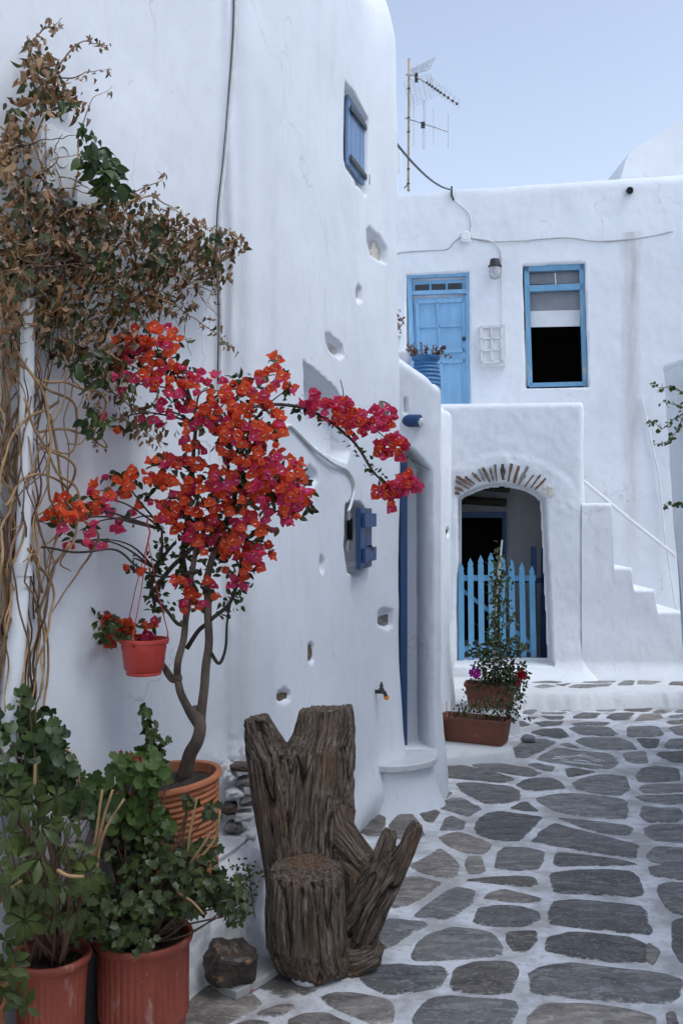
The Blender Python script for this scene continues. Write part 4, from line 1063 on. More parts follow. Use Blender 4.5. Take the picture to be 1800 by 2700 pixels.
b = MB(); p = L_.pt(969, 1440, .03); b.tube([p, p+Vector((.02, -.02, .0)), p+Vector((.03, -.03, -.02))], .008, 6); b.build('latch', MAT['iron'], ss)
cable('wall_cable', 'thick white cable looping across the niche to the small shutter', L_, [(742, 1132), (752, 1126), (765, 1124), (790, 1147), (830, 1186), (880, 1222), (914, 1240), (930, 1265), (933, 1292), (926, 1325), (918, 1348)], .009, MAT['white_cable'], .012, 10, .006)
cable('corner_cable', 'thin dark cable running down the wall corner from the top', L_, [(617, -40), (613, 100), (602, 250), (588, 420), (573, 560), (570, 690), (576, 830), (574, 1012)], .0022, MAT['black_plastic'], .017, 8, .003)
cable('corner_cable', 'white painted conduit beside the dark cable at the wall corner', L_, [(624, -40), (620, 100), (609, 250), (595, 420), (580, 560), (577, 690), (583, 830), (581, 1012)], .008, MAT['white_cable'], .012, 8, .003)
# tap
tp_ = thing('water_tap', 'dark metal water tap with bright orange cap on the white wall', 'tap', L_.pt(984, 1822))
p = L_.pt(982, 1823, 0); n = Vector(L_.at(L_.hit(982, 1823)[0])[2:]+(0,)); r_ = Vector((1, -.25, 0)).normalized()
b = MB(); b.tube([p, p+r_*.04, p+r_*.06+Vector((0, 0, .004)), p+r_*.076+Vector((0, 0, -.006)), p+r_*.084+Vector((0, 0, -.03))], [.013, .012, .016, .012, .011], 10); b.build('spout', MAT['iron'], tp_, True)
b = MB(); b.lathe([(.018, 0), (.016, .012), (.010, .02), (.013, .03), (.007, .04), (.005, .052), (0, .054)], p+r_*.055+Vector((0, 0, .008)), 12); b.build('handle', MAT['iron'], tp_, True)
b = MB(); b.tube([p-r_*.006, p+r_*.006], .02, 12); b.build('flange', MAT['iron'], tp_)
b = MB(); b.lathe([(0, .008), (.018, .008), (.019, 0), (.014, -.002), (.014, -.012), (0, -.012)], p+r_*.086+Vector((0, 0, -.034)), 14); b.build('cap', MAT['orange_plastic'], tp_)
# caged bulkhead lamp
bl = thing('bulkhead_lamp', 'oval brass caged lamp half hidden by the bougainvillea branch', 'lamp', L_.pt(1002, 1085))
p = L_.pt(1000, 1084, 0); n = Vector((.55, -.83, 0)).normalized(); s_ = Vector((.83, .55, 0))
b = MB(); o_ = [p+s_*(.042*math.cos(a))+Vector((0, 0, .062*math.sin(a))) for a in np.linspace(0, 2*math.pi, 20, endpoint=False)]; b.prism(o_, n*.02, .004); b.build('base', MAT['brass'], bl)
V = []; 
b = MB()
for i, (q, d) in enumerate(((1, .02), (.93, .045), (.7, .062), (.3, .07))):
    V += [p+n*d+s_*(.035*q*math.cos(a))+Vector((0, 0, .054*q*math.sin(a))) for a in np.linspace(0, 2*math.pi, 16, endpoint=False)]
b.add(V, [(i*16+k, i*16+(k+1) % 16, (i+1)*16+(k+1) % 16, (i+1)*16+k) for i in range(3) for k in range(16)]+[tuple(48+k for k in range(16))]); b.build('glass', MAT['lamp_glass'], bl, True)
b = MB()
b.tube([p+n*.024+s_*(.040*math.cos(a))+Vector((0, 0, .060*math.sin(a))) for a in np.linspace(0, 2*math.pi, 21)], .005, 6)
for k in (-.018, .018): b.tube([p+s_*k+n*d+Vector((0, 0, z)) for z, d in ((-.06, .02), (-.045, .06), (0, .08), (.045, .06), (.06, .02))], .004, 6)
b.tube([p+s_*k+n*d for k, d in ((-.042, .02), (-.03, .06), (0, .082), (.03, .06), (.042, .02))], .004, 6); b.build('cage', MAT['brass'], bl, True)
# meter cabinet among the vine
mc = thing('meter_cabinet', 'white metal meter cabinet half covered by the dry vine', 'cabinet', L_.pt(150, 540))
fr = L_.frame(108, 430, .085); f2 = L_.frame(206, 430, .085); wv = f2.translation-fr.translation; cz0 = L_.pt(206, 548, .085).z; cz1 = L_.pt(206, 362, .085).z
a = fr.translation-fr.col[1].xyz*.09; q = [Vector((a.x, a.y, cz0)), Vector((a.x+wv.x, a.y+wv.y, cz0)), Vector((a.x+wv.x, a.y+wv.y, cz1)), Vector((a.x, a.y, cz1))]
b = MB(); b.prism(q, fr.col[1].xyz*.09, .006); b.build('case', MAT['white_pvc'], mc)
wn_ = wv.normalized(); q = [Vector((p.x, p.y, p.z))+fr.col[1].xyz*.092 for p in (q[0]+wn_*.02+Vector((0, 0, .02)), q[1]-wn_*.02+Vector((0, 0, .02)), q[2]-wn_*.02-Vector((0, 0, .02)), q[3]+wn_*.02-Vector((0, 0, .02)))]
b = MB(); b.prism(q, fr.col[1].xyz*.006, .002); dd = b.build('door', MAT['white_pvc'], mc)
c_ = sum(q, Vector())/4+fr.col[1].xyz*.008+Vector((0, 0, .02))
b = MB(); b.tube([c_+wn_*(.032*math.cos(a))+Vector((0, 0, .032*math.sin(a))) for a in np.linspace(0, 2*math.pi, 25)], .0016, 5); b.build('emblem_ring', MAT['white_cable'], dd, True)
# downpipe
dp = thing('downpipe', 'white plastic downpipe behind the bare vine stems at left', 'pipe', L_.pt(40, 1900, .05))
q = [L_.pt(x, y, .09) for x, y in ((74, 790), (72, 1000), (66, 1300), (58, 1510))]; b = MB(); b.tube(q, .021, 14); b.build('upper_pipe', MAT['white_pvc'], dp, autos=40)
q = [L_.pt(x, y, .09) for x, y in ((58, 1490), (44, 1700), (26, 1900), (20, 2050))]; b = MB(); b.tube(q, .026, 14); b.build('lower_pipe', MAT['white_pvc'], dp, autos=40)
b = MB(); p = L_.pt(58, 1500, .09); b.tube([p+Vector((0, 0, -.02)), p+Vector((0, 0, .02))], .031, 14); b.build('socket', MAT['white_pvc'], dp, autos=40)

# ================================================================== TREE STUMP SEAT
def weathered():
    m, nt, b = new_mat('weathered_wood'); L = nt.links
    at = nd(nt, 'ShaderNodeAttribute'); at.attribute_name = 'fib'
    def st(s): mp = nd(nt, 'ShaderNodeMapping'); mp.inputs['Scale'].default_value = s; L.new(at.outputs['Vector'], mp.inputs[0]); return mp.outputs[0]
    n1 = tnoise(nt, st((1, 1, .07)), 75, 6, .75, .8); n2 = tnoise(nt, st((1, 1, .06)), 240, 4, .7); n3 = tnoise(nt, st((1, 1, .5)), 7, 4, .6)
    c = ramp(nt, n1, [(.36, (.022, .016, .012)), (.47, (.100, .072, .054)), (.57, (.215, .165, .130)), (.70, (.40, .335, .285))])
    c = mix(nt, mth(nt, 'MULTIPLY', ramp(nt, n3, [(.48, (0, 0, 0)), (.62, (1, 1, 1))]), .65), c, (.20, .115, .060), 'MIX')
    c = mix(nt, mth(nt, 'MULTIPLY', ramp(nt, n2, [(.36, (1, 1, 1)), (.47, (0, 0, 0))]), .75), c, (.018, .014, .012))
    ca = nd(nt, 'ShaderNodeAttribute'); ca.attribute_name = 'crack'
    c = mix(nt, ca.outputs['Fac'], c, (.012, .009, .008))
    L.new(c, b.inputs['Base Color']); b.inputs['Roughness'].default_value = .82; b.inputs['Specular IOR Level'].default_value = .25
    bump(nt, mth(nt, 'ADD', mth(nt, 'MULTIPLY', n1, 1.6), n2), b, .9, .006)
weathered()
def loft(bm, secs, seg=28, p=2.4):
    """secs: (centre, rx, ry[, tilt axis]) rings joined from one end to the other"""
    rings = []; n = len(secs)
    for i, s in enumerate(secs):
        c, rx, ry = s[:3]; c = Vector(c)
        d = Vector(secs[min(i+1, n-1)][0])-Vector(secs[max(i-1, 0)][0]); d.normalize()
        if len(s) > 3: d = Vector(s[3]).normalized()
        a = Vector((1, 0, 0)); a = (a-d*a.dot(d)).normalized(); e = d.cross(a)
        ring = []
        for k in range(seg):
            w = 2*math.pi*k/seg; cx = math.copysign(abs(math.cos(w))**(2/p), math.cos(w)); sy = math.copysign(abs(math.sin(w))**(2/p), math.sin(w))
            ring.append(bm.verts.new(c+a*(rx*cx)+e*(ry*sy)))
        rings.append(ring)
    for i in range(n-1):
        for k in range(seg): bm.faces.new((rings[i][k], rings[i][(k+1) % seg], rings[i+1][(k+1) % seg], rings[i+1][k]))
    bm.faces.new(rings[0][::-1]); bm.faces.new(rings[-1])
bm = bmesh.new()
UPV = (0, 0, -1)
T1 = [(P(857, 1868, 3.76), .100, .062, (.10, 0, -1)), (P(853, 1930, 3.75), .115, .068, (.05, 0, -1)), (P(838, 1985, 3.73), .134, .078, UPV), (P(826, 2100, 3.71), .152, .085, UPV), (P(818, 2210, 3.69), .160, .095, UPV), (P(818, 2330, 3.67), .165, .115, UPV), (P(832, 2450, 3.65), .175, .13, UPV), (P(845, 2545, 3.62), .17, .13, UPV)]
T2 = [(P(674, 1894, 3.72), .046, .050, (.12, 0, -1)), (P(690, 1940, 3.72), .066, .058, (.2, 0, -1)), (P(715, 2000, 3.71), .088, .068, (.15, 0, -1)), (P(730, 2100, 3.70), .092, .078, (.1, 0, -1)), (P(745, 2230, 3.68), .082, .085, UPV), (P(770, 2360, 3.66), .09, .095, UPV), (P(790, 2480, 3.62), .1, .1, UPV)]
S1 = [(P(806, 2288, 3.47), .124, .112, (0, .08, -1)), (P(806, 2312, 3.47), .132, .120, UPV), (P(806, 2400, 3.47), .139, .126, UPV), (P(812, 2480, 3.47), .138, .126, UPV), (P(824, 2535, 3.48), .126, .118, UPV), (P(828, 2556, 3.49), .112, .105, UPV)]
R1 = [(P(880, 2500, 3.62), .075, .09), (P(935, 2420, 3.62), .070, .085), (P(975, 2340, 3.60), .068, .07), (P(1005, 2290, 3.58), .055, .055), (P(1022, 2262, 3.57), .040, .04)]
R1b = [(P(975, 2330, 3.60), .05, .05), (P(1002, 2275, 3.58), .040, .042), (P(1022, 2216, 3.58), .031, .036), (P(1030, 2194, 3.58), .027, .034)]
R2 = [(P(950, 2470, 3.58), .05, .06), (P(985, 2390, 3.57), .050, .055), (P(1036, 2305, 3.56), .040, .05), (P(1074, 2238, 3.55), .032, .042), (P(1092, 2195, 3.55), .029, .034), (P(1100, 2172, 3.55), .023, .03)]
R3 = [(P(905, 2250, 3.66), .06, .07), (P(945, 2300, 3.63), .065, .07), (P(955, 2400, 3.61), .06, .07), (P(960, 2500, 3.58), .05, .06), (P(940, 2545, 3.56), .05, .06)]
R4 = [(P(880, 2545, 3.50), .05, .06), (P(940, 2540, 3.50), .045, .045), (P(985, 2520, 3.50), .036, .036), (P(998, 2492, 3.50), .024, .026), (P(985, 2478, 3.50), .014, .016)]
R5 = [(P(845, 2080, 3.70), .07, .07), (P(885, 2190, 3.67), .07, .075), (P(945, 2265, 3.64), .062, .07), (P(980, 2300, 3.61), .05, .06), (P(1000, 2310, 3.60), .045, .05)]
R6 = [(P(945, 2260, 3.65), .04, .04), (P(968, 2340, 3.64), .055, .05), (P(965, 2430, 3.62), .055, .05), (P(950, 2520, 3.58), .05, .05)]
LOFTS = [T1, T2, S1, R1, R1b, R2, R3, R4, R5, R6]
for l in LOFTS: loft(bm, l)
bmesh.ops.recalc_face_normals(bm, faces=list(bm.faces))
me = bpy.data.meshes.new('stump_src'); bm.to_mesh(me); bm.free()
src = bpy.data.objects.new('stump_src', me); COL.objects.link(src)
md = src.modifiers.new('r', 'REMESH'); md.mode = 'VOXEL'; md.voxel_size = .0042
sm = src.modifiers.new('s', 'SMOOTH'); sm.factor = .5; sm.iterations = 3
dg = bpy.context.evaluated_depsgraph_get(); me2 = bpy.data.meshes.new_from_object(src.evaluated_get(dg))
bpy.data.objects.remove(src); bpy.data.meshes.remove(me)
nv = len(me2.vertices); co = np.empty(nv*3); me2.vertices.foreach_get('co', co); co = co.reshape(-1, 3)
no = np.empty(nv*3); me2.vertices.foreach_get('normal', no); no = no.reshape(-1, 3)
best = np.full(nv, 1e9); fib = np.zeros((nv, 3)); axd = np.zeros((nv, 3)); isS = np.zeros(nv, bool)
for li, l in enumerate(LOFTS):
    cum = 0.0
    for i in range(len(l)-1):
        a = np.array(l[i][0]); c = np.array(l[i+1][0]); d = c-a; ln = np.linalg.norm(d); d = d/ln
        tt = np.clip((co-a) @ d, 0, ln); q = co-(a+tt[:, None]*d); dist = np.linalg.norm(q, axis=1)
        rad = ((l[i][1]+l[i][2])*(1-tt/ln)+(l[i+1][1]+l[i+1][2])*tt/ln)/2
        k = dist/rad; m = k < best
        e1 = np.array([1, 0, 0])-d*d[0]; e1 /= np.linalg.norm(e1); e2 = np.cross(d, e1)
        q2 = co-a; best[m] = k[m]
        fib[m] = np.stack([q2 @ e1+li*3.1, q2 @ e2, (q2 @ d)+cum], 1)[m]; axd[m] = d; isS[m] = (li == 2)
        cum += ln
capf = np.abs((no*axd).sum(1)); side = 1-sstep(.6, .9, capf)
dis = np.zeros(nv); crk = np.zeros(nv)
for i in range(nv):
    f = fib[i]; w1 = mnoise.noise(Vector((f[0]*7, f[1]*7, f[2]*3)))*.012
    n1 = mnoise.noise(Vector(((f[0]+w1)*62, (f[1]+w1)*62, f[2]*2.6)))
    n2 = mnoise.noise(Vector(((f[0]+w1)*150, (f[1]+w1)*150, f[2]*5+3)))
    n3 = mnoise.noise(Vector((f[0]*12, f[1]*12, f[2]*2.2+9)))
    n4 = mnoise.noise(Vector(((f[0]+w1*1.6)*26+7, (f[1]+w1*1.6)*26, f[2]*1.7+4)))
    s = side[i]
    gr = max(0.0, 1-abs(n4)*14)*min(1, max(0, .8+n3*2.0))                       # long drying cracks
    amp = 1.35 if isS[i] else 1.0
    dis[i] = s*amp*(.0042*(abs(n1)*2-.5)+.0022*n2+.010*n3-.020*gr)+(1-s)*(.010*n1+.006*n2+.010*n3)
    crk[i] = s*max(0, gr-.15)*1.25
co2 = co+no*dis[:, None]
me2.vertices.foreach_set('co', co2.ravel()); me2.update()
at = me2.attributes.new('fib', 'FLOAT_VECTOR', 'POINT'); at.data.foreach_set('vector', fib.ravel())
at = me2.attributes.new('crack', 'FLOAT', 'POINT'); at.data.foreach_set('value', np.clip(crk, 0, 1))
me2.polygons.foreach_set('use_smooth', [True]*len(me2.polygons)); me2.materials.clear(); me2.materials.append(MAT['weathered_wood'])
so_ = bpy.data.objects.new('tree_stump_seat', me2); COL.objects.link(so_)
tag(so_, 'grey weathered tree stump carved into a seat with a tall forked back', 'tree stump')

# ================================================================== STONES ON THE GROUND
def lump(c, size, seed, M=None, cuts=2, rough=.12, sq=3.0):
    bm = bmesh.new(); bmesh.ops.create_icosphere(bm, subdivisions=cuts+1, radius=1)
    for v in bm.verts:
        d = v.co.copy(); k = (abs(d.x)**sq+abs(d.y)**sq+abs(d.z)**sq)**(-1/sq)
        p = d*k*(1+rough*mnoise.noise(d*1.7+Vector((seed, 0, 0)))*1.6+rough*.5*mnoise.noise(d*5+Vector((seed, 3, 0))))
        p = Vector((p.x*size[0], p.y*size[1], p.z*size[2])); v.co = Vector(c)+(M @ p if M is not None else p)
    vs = [v.co.copy() for v in bm.verts]; bm.verts.index_update(); fs = [[v.index for v in f.verts] for f in bm.faces]; bm.free(); return vs, fs
Mr = Euler((math.radians(14), math.radians(10), math.radians(32))).to_matrix()
v, f = lump(P(607, 2540, 3.34), (.076, .058, .056), 4.0, Mr, 3, .13, 9)
tag(mesh_obj('rock', v, f, MAT['rock'], None, False), 'dark brown angular rock on a slanting slab by the wall', 'rock')
q = [Zp(x, y, .02) for x, y in ((538, 2568), (560, 2555), (650, 2490), (735, 2548), (700, 2572), (623, 2615), (592, 2602))]
b = MB(); b.prism(q, (0, 0, -.03), .003); o = tag(b.build('stone_slab', MAT['slab_stone']), 'flat grey stone slab lying under the dark rock', 'stone slab')
q = [Zp(x, y, .008) for x, y in ((755, 2548), (800, 2542), (850, 2545), (885, 2548), (886, 2560), (850, 2572), (822, 2588), (795, 2586), (770, 2574))]
b = MB(); b.prism([Vector(p) for p in chaikin([tuple(x) for x in q], 2, True)], (0, 0, -.028), .008); tag(b.build('flat_stone', MAT['marble'], None, True), 'smooth white flat stone wedged under the front of the stump', 'stone')
v, f = lump(G(1392, 1958)+Vector((0, 0, .03)), (.062, .05, .04), 9.0, None, 2, .1, 2.2)
tag(mesh_obj('pebble', v, f, MAT['pebble'], None, True), 'round grey pebble beside the brown planter', 'pebble')
# rubble of the wall foot showing behind the clay pot
for i, (px, py, w, h) in enumerate([(640, 2020, 55, 16), (605, 2045, 30, 22), (650, 2060, 45, 20), (620, 2090, 40, 22), (655, 2110, 40, 18), (605, 2130, 35, 24), (645, 2150, 45, 20), (615, 2180, 40, 22), (655, 2200, 40, 20), (630, 2230, 45, 22), (610, 2265, 35, 24), (650, 2275, 40, 22), (630, 2310, 50, 24), (655, 2345, 38, 26), (615, 2350, 38, 22), (640, 2385, 45, 24)]):
    Yd = 4.02-.0006*(py-2000)
    v, f = lump(P(px, py, Yd), (w/F*Yd/2*1.1, .05, h/F*Yd/2*1.1), i*2.3, Matrix.Rotation(random.uniform(-.2, .2), 3, 'Y'), 2, .22, 3.4)
    mesh_obj('stone', v, f, [MAT['stone_dark'], MAT['plaster_rough'], MAT['stone_grey'], MAT['plaster_rough'], MAT['stone_grey']][i % 5], led, True)

v, f = lump(P(640, 2200, 4.10), (.11, .05, .30), 31.0, None, 4, .25, 4)
mesh_obj('rubble_core', v, f, MAT['plaster_rough'], led, True)

# ================================================================== ANTENNA AND ROOF THINGS
AY = 13.0
def ca(x, y, dy=0): return P(1040+x/5.88, 130+y/5.88, AY+dy)
an = thing('tv_antenna', 'rusty roof mast carrying a grid television antenna and a dipole antenna', 'antenna', ca(212, 2190))
b = MB(); b.tube([ca(210, 2200), ca(213, 1700), ca(218, 1100), ca(223, 145)], .016, 10); b.build('mast', MAT['rust_pipe'], an, True)
for y_ in (610, 1062, 1283, 1860, 2085):
    b = MB(); c = ca(219-.004*y_, y_); b.tube([c+Vector((0, 0, -.008)), c+Vector((0, 0, .008))], .021, 10); b.build('clamp', MAT['iron'], an)
b = MB(); b.tube([ca(180, 395, 0), ca(300, 410, -.1), ca(450, 500, -.22), ca(700, 665, -.45), ca(985, 850, -.7)], .010, 8); b.build('boom', MAT['steel'], an, True)
fw = (ca(985, 850, -.7)-ca(300, 410, -.1)).normalized()
for i, (x, y) in enumerate([(500, 520), (540, 548), (580, 578), (628, 610), (668, 640), (710, 672), (765, 710), (825, 750), (895, 800), (965, 845)]):
    dy = -.27-.43*i/9; c = ca(x, y, dy)
    b = MB(); b.box(c, (.022, .022, .026), Matrix.Rotation(.6, 3, 'Y')); el = b.build('element', MAT['black_plastic'], an)
    b = MB(); s = .9-.03*i
    for sg in (1, -1):
        b.tube([c, c+Vector((.03*s, 0, sg*.10*s)), c+Vector((.065*s, 0, sg*.085*s)), c+Vector((.02, 0, 0))], .0022, 4)
    b.build('wire_bow', MAT['steel'], el)
b = MB(); b.box(ca(335, 440, -.12), (.04, .04, .11)); b.build('balun', MAT['black_plastic'], an)
def grid_panel(c00, c10, c11, c01, nu, nv, name):
    b = MB()
    for i in range(nu+1): t = i/nu; b.tube([c00.lerp(c10, t), c01.lerp(c11, t)], .0022, 4)
    for i in range(nv+1): t = i/nv; b.tube([c00.lerp(c01, t), c10.lerp(c11, t)], .0018, 4)
    return b.build(name, MAT['steel'], an)
grid_panel(ca(250, 310, 0), ca(640, 115, -.3), ca(530, 320, -.15), ca(280, 400, 0), 4, 12, 'reflector_panel')
grid_panel(ca(140, 510, .1), ca(560, 370, -.2), ca(620, 740, -.3), ca(240, 900, 0), 6, 11, 'reflector_panel')
b = MB(); b.tube([ca(165, 1070, .02), ca(295, 1108, -.1), ca(600, 1205, -.3), ca(825, 1278, -.45)], .008, 8); b.build('dipole_boom', MAT['steel'], an, True)
for x, y0, y1, dy in ((295, 690, 1510, -.1), (603, 920, 1480, -.3), (828, 1000, 1545, -.45)):
    b = MB(); b.tube([ca(x, y0, dy), ca(x, y1, dy)], .004, 5); b.build('dipole_rod', MAT['steel'], an)
b = MB(); b.tube(spline([ca(448, 1120, -.2), ca(445, 850, -.2), ca(455, 815, -.2), ca(470, 850, -.2), ca(462, 1490, -.2), ca(445, 1525, -.2), ca(435, 1490, -.2), ca(440, 1180, -.2)], 4), .004, 5); b.build('folded_dipole', MAT['steel'], an)
b = MB(); b.box(ca(437, 1175, -.2), (.05, .05, .07)); b.build('dipole_box', MAT['iron'], an)
b = MB(); b.tube([ca(150, 2150, -.1), ca(205, 2090), ca(230, 2200, .1)], .008, 6); b.build('foot', MAT['iron'], an)

# ================================================================== PLANTS
def leaf_shape(L=1.0, W=.5, fold=.12, curl=.25, n=4, twist=0.0, belly=.45, seed=0):
    """pointed leaf lying along +y, folded on its midrib and curling down at the tip"""
    r = random.Random(seed); V = []; Fc = []
    for i in range(n+1):
        t = i/n; w = W/2*(math.sin(math.pi*t**(math.log(.5)/math.log(belly)))**.85 if 0 < t < 1 else 0.0)
        y = L*t; z = -curl*L*t*t+.02*r.uniform(-1, 1); tw = twist*t
        if i in (0, n): V.append((0, y, z))
        else:
            for sx in (-1, 0, 1):
                x = sx*w; zz = z+(abs(sx)*fold*w*2)
                V.append((x*math.cos(tw)-(zz-z)*math.sin(tw), y, z+x*math.sin(tw)+(zz-z)*math.cos(tw)))
    def idx(i, s): return 0 if i == 0 else (len(V)-1 if i == n else 1+(i-1)*3+s)
    for i in range(n):
        for s in (0, 1):
            a, b_, c, d = idx(i, s), idx(i, s+1), idx(i+1, s+1), idx(i+1, s)
            f = []
            for q in (a, b_, c, d):
                if q not in f: f.append(q)
            Fc.append(tuple(f))
    return V, Fc
def round_leaf(lobes=7, R=.5, cup=.18, notch=.12, seed=0):
    r = random.Random(seed); n = lobes*3; V = [(0, R, .02)]; Fc = []
    for k in range(n):
        a = 2*math.pi*k/n-math.pi/2; q = R*(1+notch*math.cos(lobes*(a+math.pi/2))*-1+.05*r.uniform(-1, 1))
        if k in (0,): q *= .35
        V.append((q*math.cos(a), R+q*math.sin(a), cup*R*(q/R)**2+.05*R*math.sin(3*a)))
    for k in range(n): Fc.append((0, 1+k, 1+(k+1) % n))
    return V, Fc
def ivy_leaf(seed=0):
    r = random.Random(seed); pts = [(0, 0), (.22, -.06), (.46, .10), (.36, .34), (.52, .58), (.26, .66), (.0, 1.0), (-.26, .66), (-.52, .58), (-.36, .34), (-.46, .10), (-.22, -.06)]
    V = [(0, .42, -.04)]+[(x*.95, y, .10*(x*x*4)-.10*y*y+.02*r.uniform(-1, 1)) for x, y in pts]; n = len(pts)
    return V, [(0, 1+k, 1+(k+1) % n) for k in range(n)]
def curled(seed):
    return leaf_shape(1, random.Random(seed).uniform(.28, .5), .9, random.Random(seed+1).uniform(.2, .9), 4, random.Random(seed+2).uniform(-1.6, 1.6), .4, seed)
def bract_flower(seed):
    """three papery bracts round tiny cream flowers"""
    r = random.Random(seed); V = []; Fc = []
    for k in range(3):
        lv, lf = leaf_shape(1, .92, .10+r.uniform(0, .2), -.12+r.uniform(-.2, .25), 4, r.uniform(-.2, .2), .42, seed*3+k)
        M = Matrix.Rotation(2*math.pi*k/3+r.uniform(-.2, .2), 4, 'Z') @ Matrix.Rotation(math.radians(r.uniform(28, 58)), 4, 'X')
        b0 = len(V); V += [tuple(M @ Vector(v)) for v in lv]; Fc += [tuple(i+b0 for i in f) for f in lf]
    nb = len(Fc)
    for k in range(2):
        a = r.uniform(0, 6.28); c = Vector((.10*math.cos(a), .10*math.sin(a), .42)); b0 = len(V)
        V += [tuple(c+Vector((.07*math.cos(w), .07*math.sin(w), .0))) for w in (0, 1.05, 2.1, 3.14, 4.2, 5.2)]; Fc.append(tuple(b0+i for i in range(6)))
    return V, Fc, nb
class Var:
    def __init__(s, shape, mat, mat2=None, nb=None):
        s.v = np.array(shape[0]); s.f = shape[1]; s.mat = mat; s.mat2 = mat2; s.nb = nb if nb is not None else len(s.f); s.me = None
    def mesh(s, name):
        if s.me is None:
            s.me = bpy.data.meshes.new(name); s.me.from_pydata([tuple(x) for x in s.v], [], s.f); s.me.materials.append(s.mat)
            if s.mat2:
                s.me.materials.append(s.mat2)
                for p in s.me.polygons[s.nb:]: p.material_index = 1
            s.me.polygons.foreach_set('use_smooth', [True]*len(s.me.polygons)); s.me.update()
        return s.me
def place(p, d, nrm, s):
    """leaf frame: y along d, z near nrm"""
    d = Vector(d).normalized(); n = Vector(nrm); n = n-d*n.dot(d)
    n = n.normalized() if n.length > 1e-4 else d.orthogonal().normalized()
    x = d.cross(n)
    return Matrix(((x.x*s, d.x*s, n.x*s, p[0]), (x.y*s, d.y*s, n.y*s, p[1]), (x.z*s, d.z*s, n.z*s, p[2]), (0, 0, 0, 1)))
def rv(k=1.0): return Vector((random.gauss(0, k), random.gauss(0, k), random.gauss(0, k)))
def scatter(parent, name, items, maxn=200):
    """items: (variant, matrix). The ones that show largest become parts; the rest one mass"""
    def size(it):
        p = it[1].translation; return -(it[1].col[1].xyz.length/max(.5, p.y))
    inside = lambda it: 0 < 900+F*it[1].translation.x/max(.3, it[1].translation.y) < 1800
    items = sorted(items, key=lambda it: (not inside(it), it[1].translation.y+random.uniform(-.1, .1)*.6))
    inv = world_of(parent).inverted()
    for v, M in items[:maxn]:
        o = bpy.data.objects.new(name, v.mesh(name)); o.matrix_basis = inv @ M; link(o, parent)
    rest = items[maxn:]
    if rest:
        mats = []; V = []; Fc = []; mi = []; base = 0
        for v, M in rest:
            m3 = np.array(M.to_3x3()); V.append(v.v @ m3.T+np.array(M.translation))
            for m in (v.mat, v.mat2):
                if m and m not in mats: mats.append(m)
            for k, f in enumerate(v.f): Fc.append(tuple(i+base for i in f)); mi.append(mats.index(v.mat if k < v.nb or not v.mat2 else v.mat2))
            base += len(v.v)
        o = mesh_obj(name+'_mass', np.concatenate(V), Fc, None, parent, True)
        for m in mats: o.data.materials.append(m)
        o.data.polygons.foreach_set('material_index', mi); o['kind'] = 'stuff'
DRY = [Var(curled(i), MAT['dry_leaf']) for i in range(7)]
OLIVE = [Var(leaf_shape(1, .55, .35, .35, 4, .5*(i-1), .42, i), MAT['olive_leaf']) for i in range(4)]
GREEN = [Var(leaf_shape(1, .66, .22, .25, 4, .2*(i-1), .42, i+20), MAT['green_leaf']) for i in range(3)]
DARK = [Var(ivy_leaf(i), MAT['dark_leaf']) for i in range(4)]
DSM = [Var(leaf_shape(1, .55, .2, .2, 4, 0, .45, i+40), MAT['dark_leaf']) for i in range(3)]
GER = [Var(round_leaf(7, .5, .25, .10, i), MAT['geranium_leaf']) for i in range(3)]
RND = [Var(round_leaf(5, .5, .2, .07, i+9), MAT['green_leaf']) for i in range(3)]
SCH = [Var(leaf_shape(1, .40, .16, .22+.08*i, 5, .1*(i-1), .58, i+60), MAT['schefflera_leaf']) for i in range(3)]
SUC = [Var(leaf_shape(1, .45, .3, -.2, 4, 0, .5, i+80), MAT['succulent_leaf']) for i in range(2)]
TUFT = [Var(round_leaf(5, .5, .6, .35, i+90), MAT['dry_flower']) for i in range(2)]
ORG = []; PNK = []
for i in range(5):
    v_, f_, nb = bract_flower(i+1); ORG.append(Var((v_, f_), MAT['bract_orange'], MAT['bract_white'], nb)); PNK.append(Var((v_, f_), MAT['bract_pink'], MAT['bract_white'], nb))
ROSE = [Var(round_leaf(5, .5, .9, .12, 99), MAT['rose_red'])]; MAG = [Var(round_leaf(5, .5, .8, .12, 98), MAT['flower_magenta'])]

def in_blob(cx, cy, rx, ry):
    a = random.uniform(0, 2*math.pi); q = math.sqrt(random.random())*(.86+.28*random.random())
    return cx+rx*q*math.cos(a), cy+ry*q*math.sin(a)
def y_l1(px): return 2.2514/(.42+(900-px)/F)
WN = Vector((.92, -.39, 0))        # near wall faces this way
def stem_part(parent, pts, r, mat, name='stem', seg=5, n=5, wob=0.0):
    q = spline(pts, n)
    if wob: q = [p+Vector((mnoise.noise(p*9)*wob, mnoise.noise(p*9+Vector((5, 0, 0)))*wob, mnoise.noise(p*9+Vector((0, 7, 0)))*wob)) for p in q]
    b = MB(); b.tube(q, r, seg); return b.build(name, mat, parent, True)

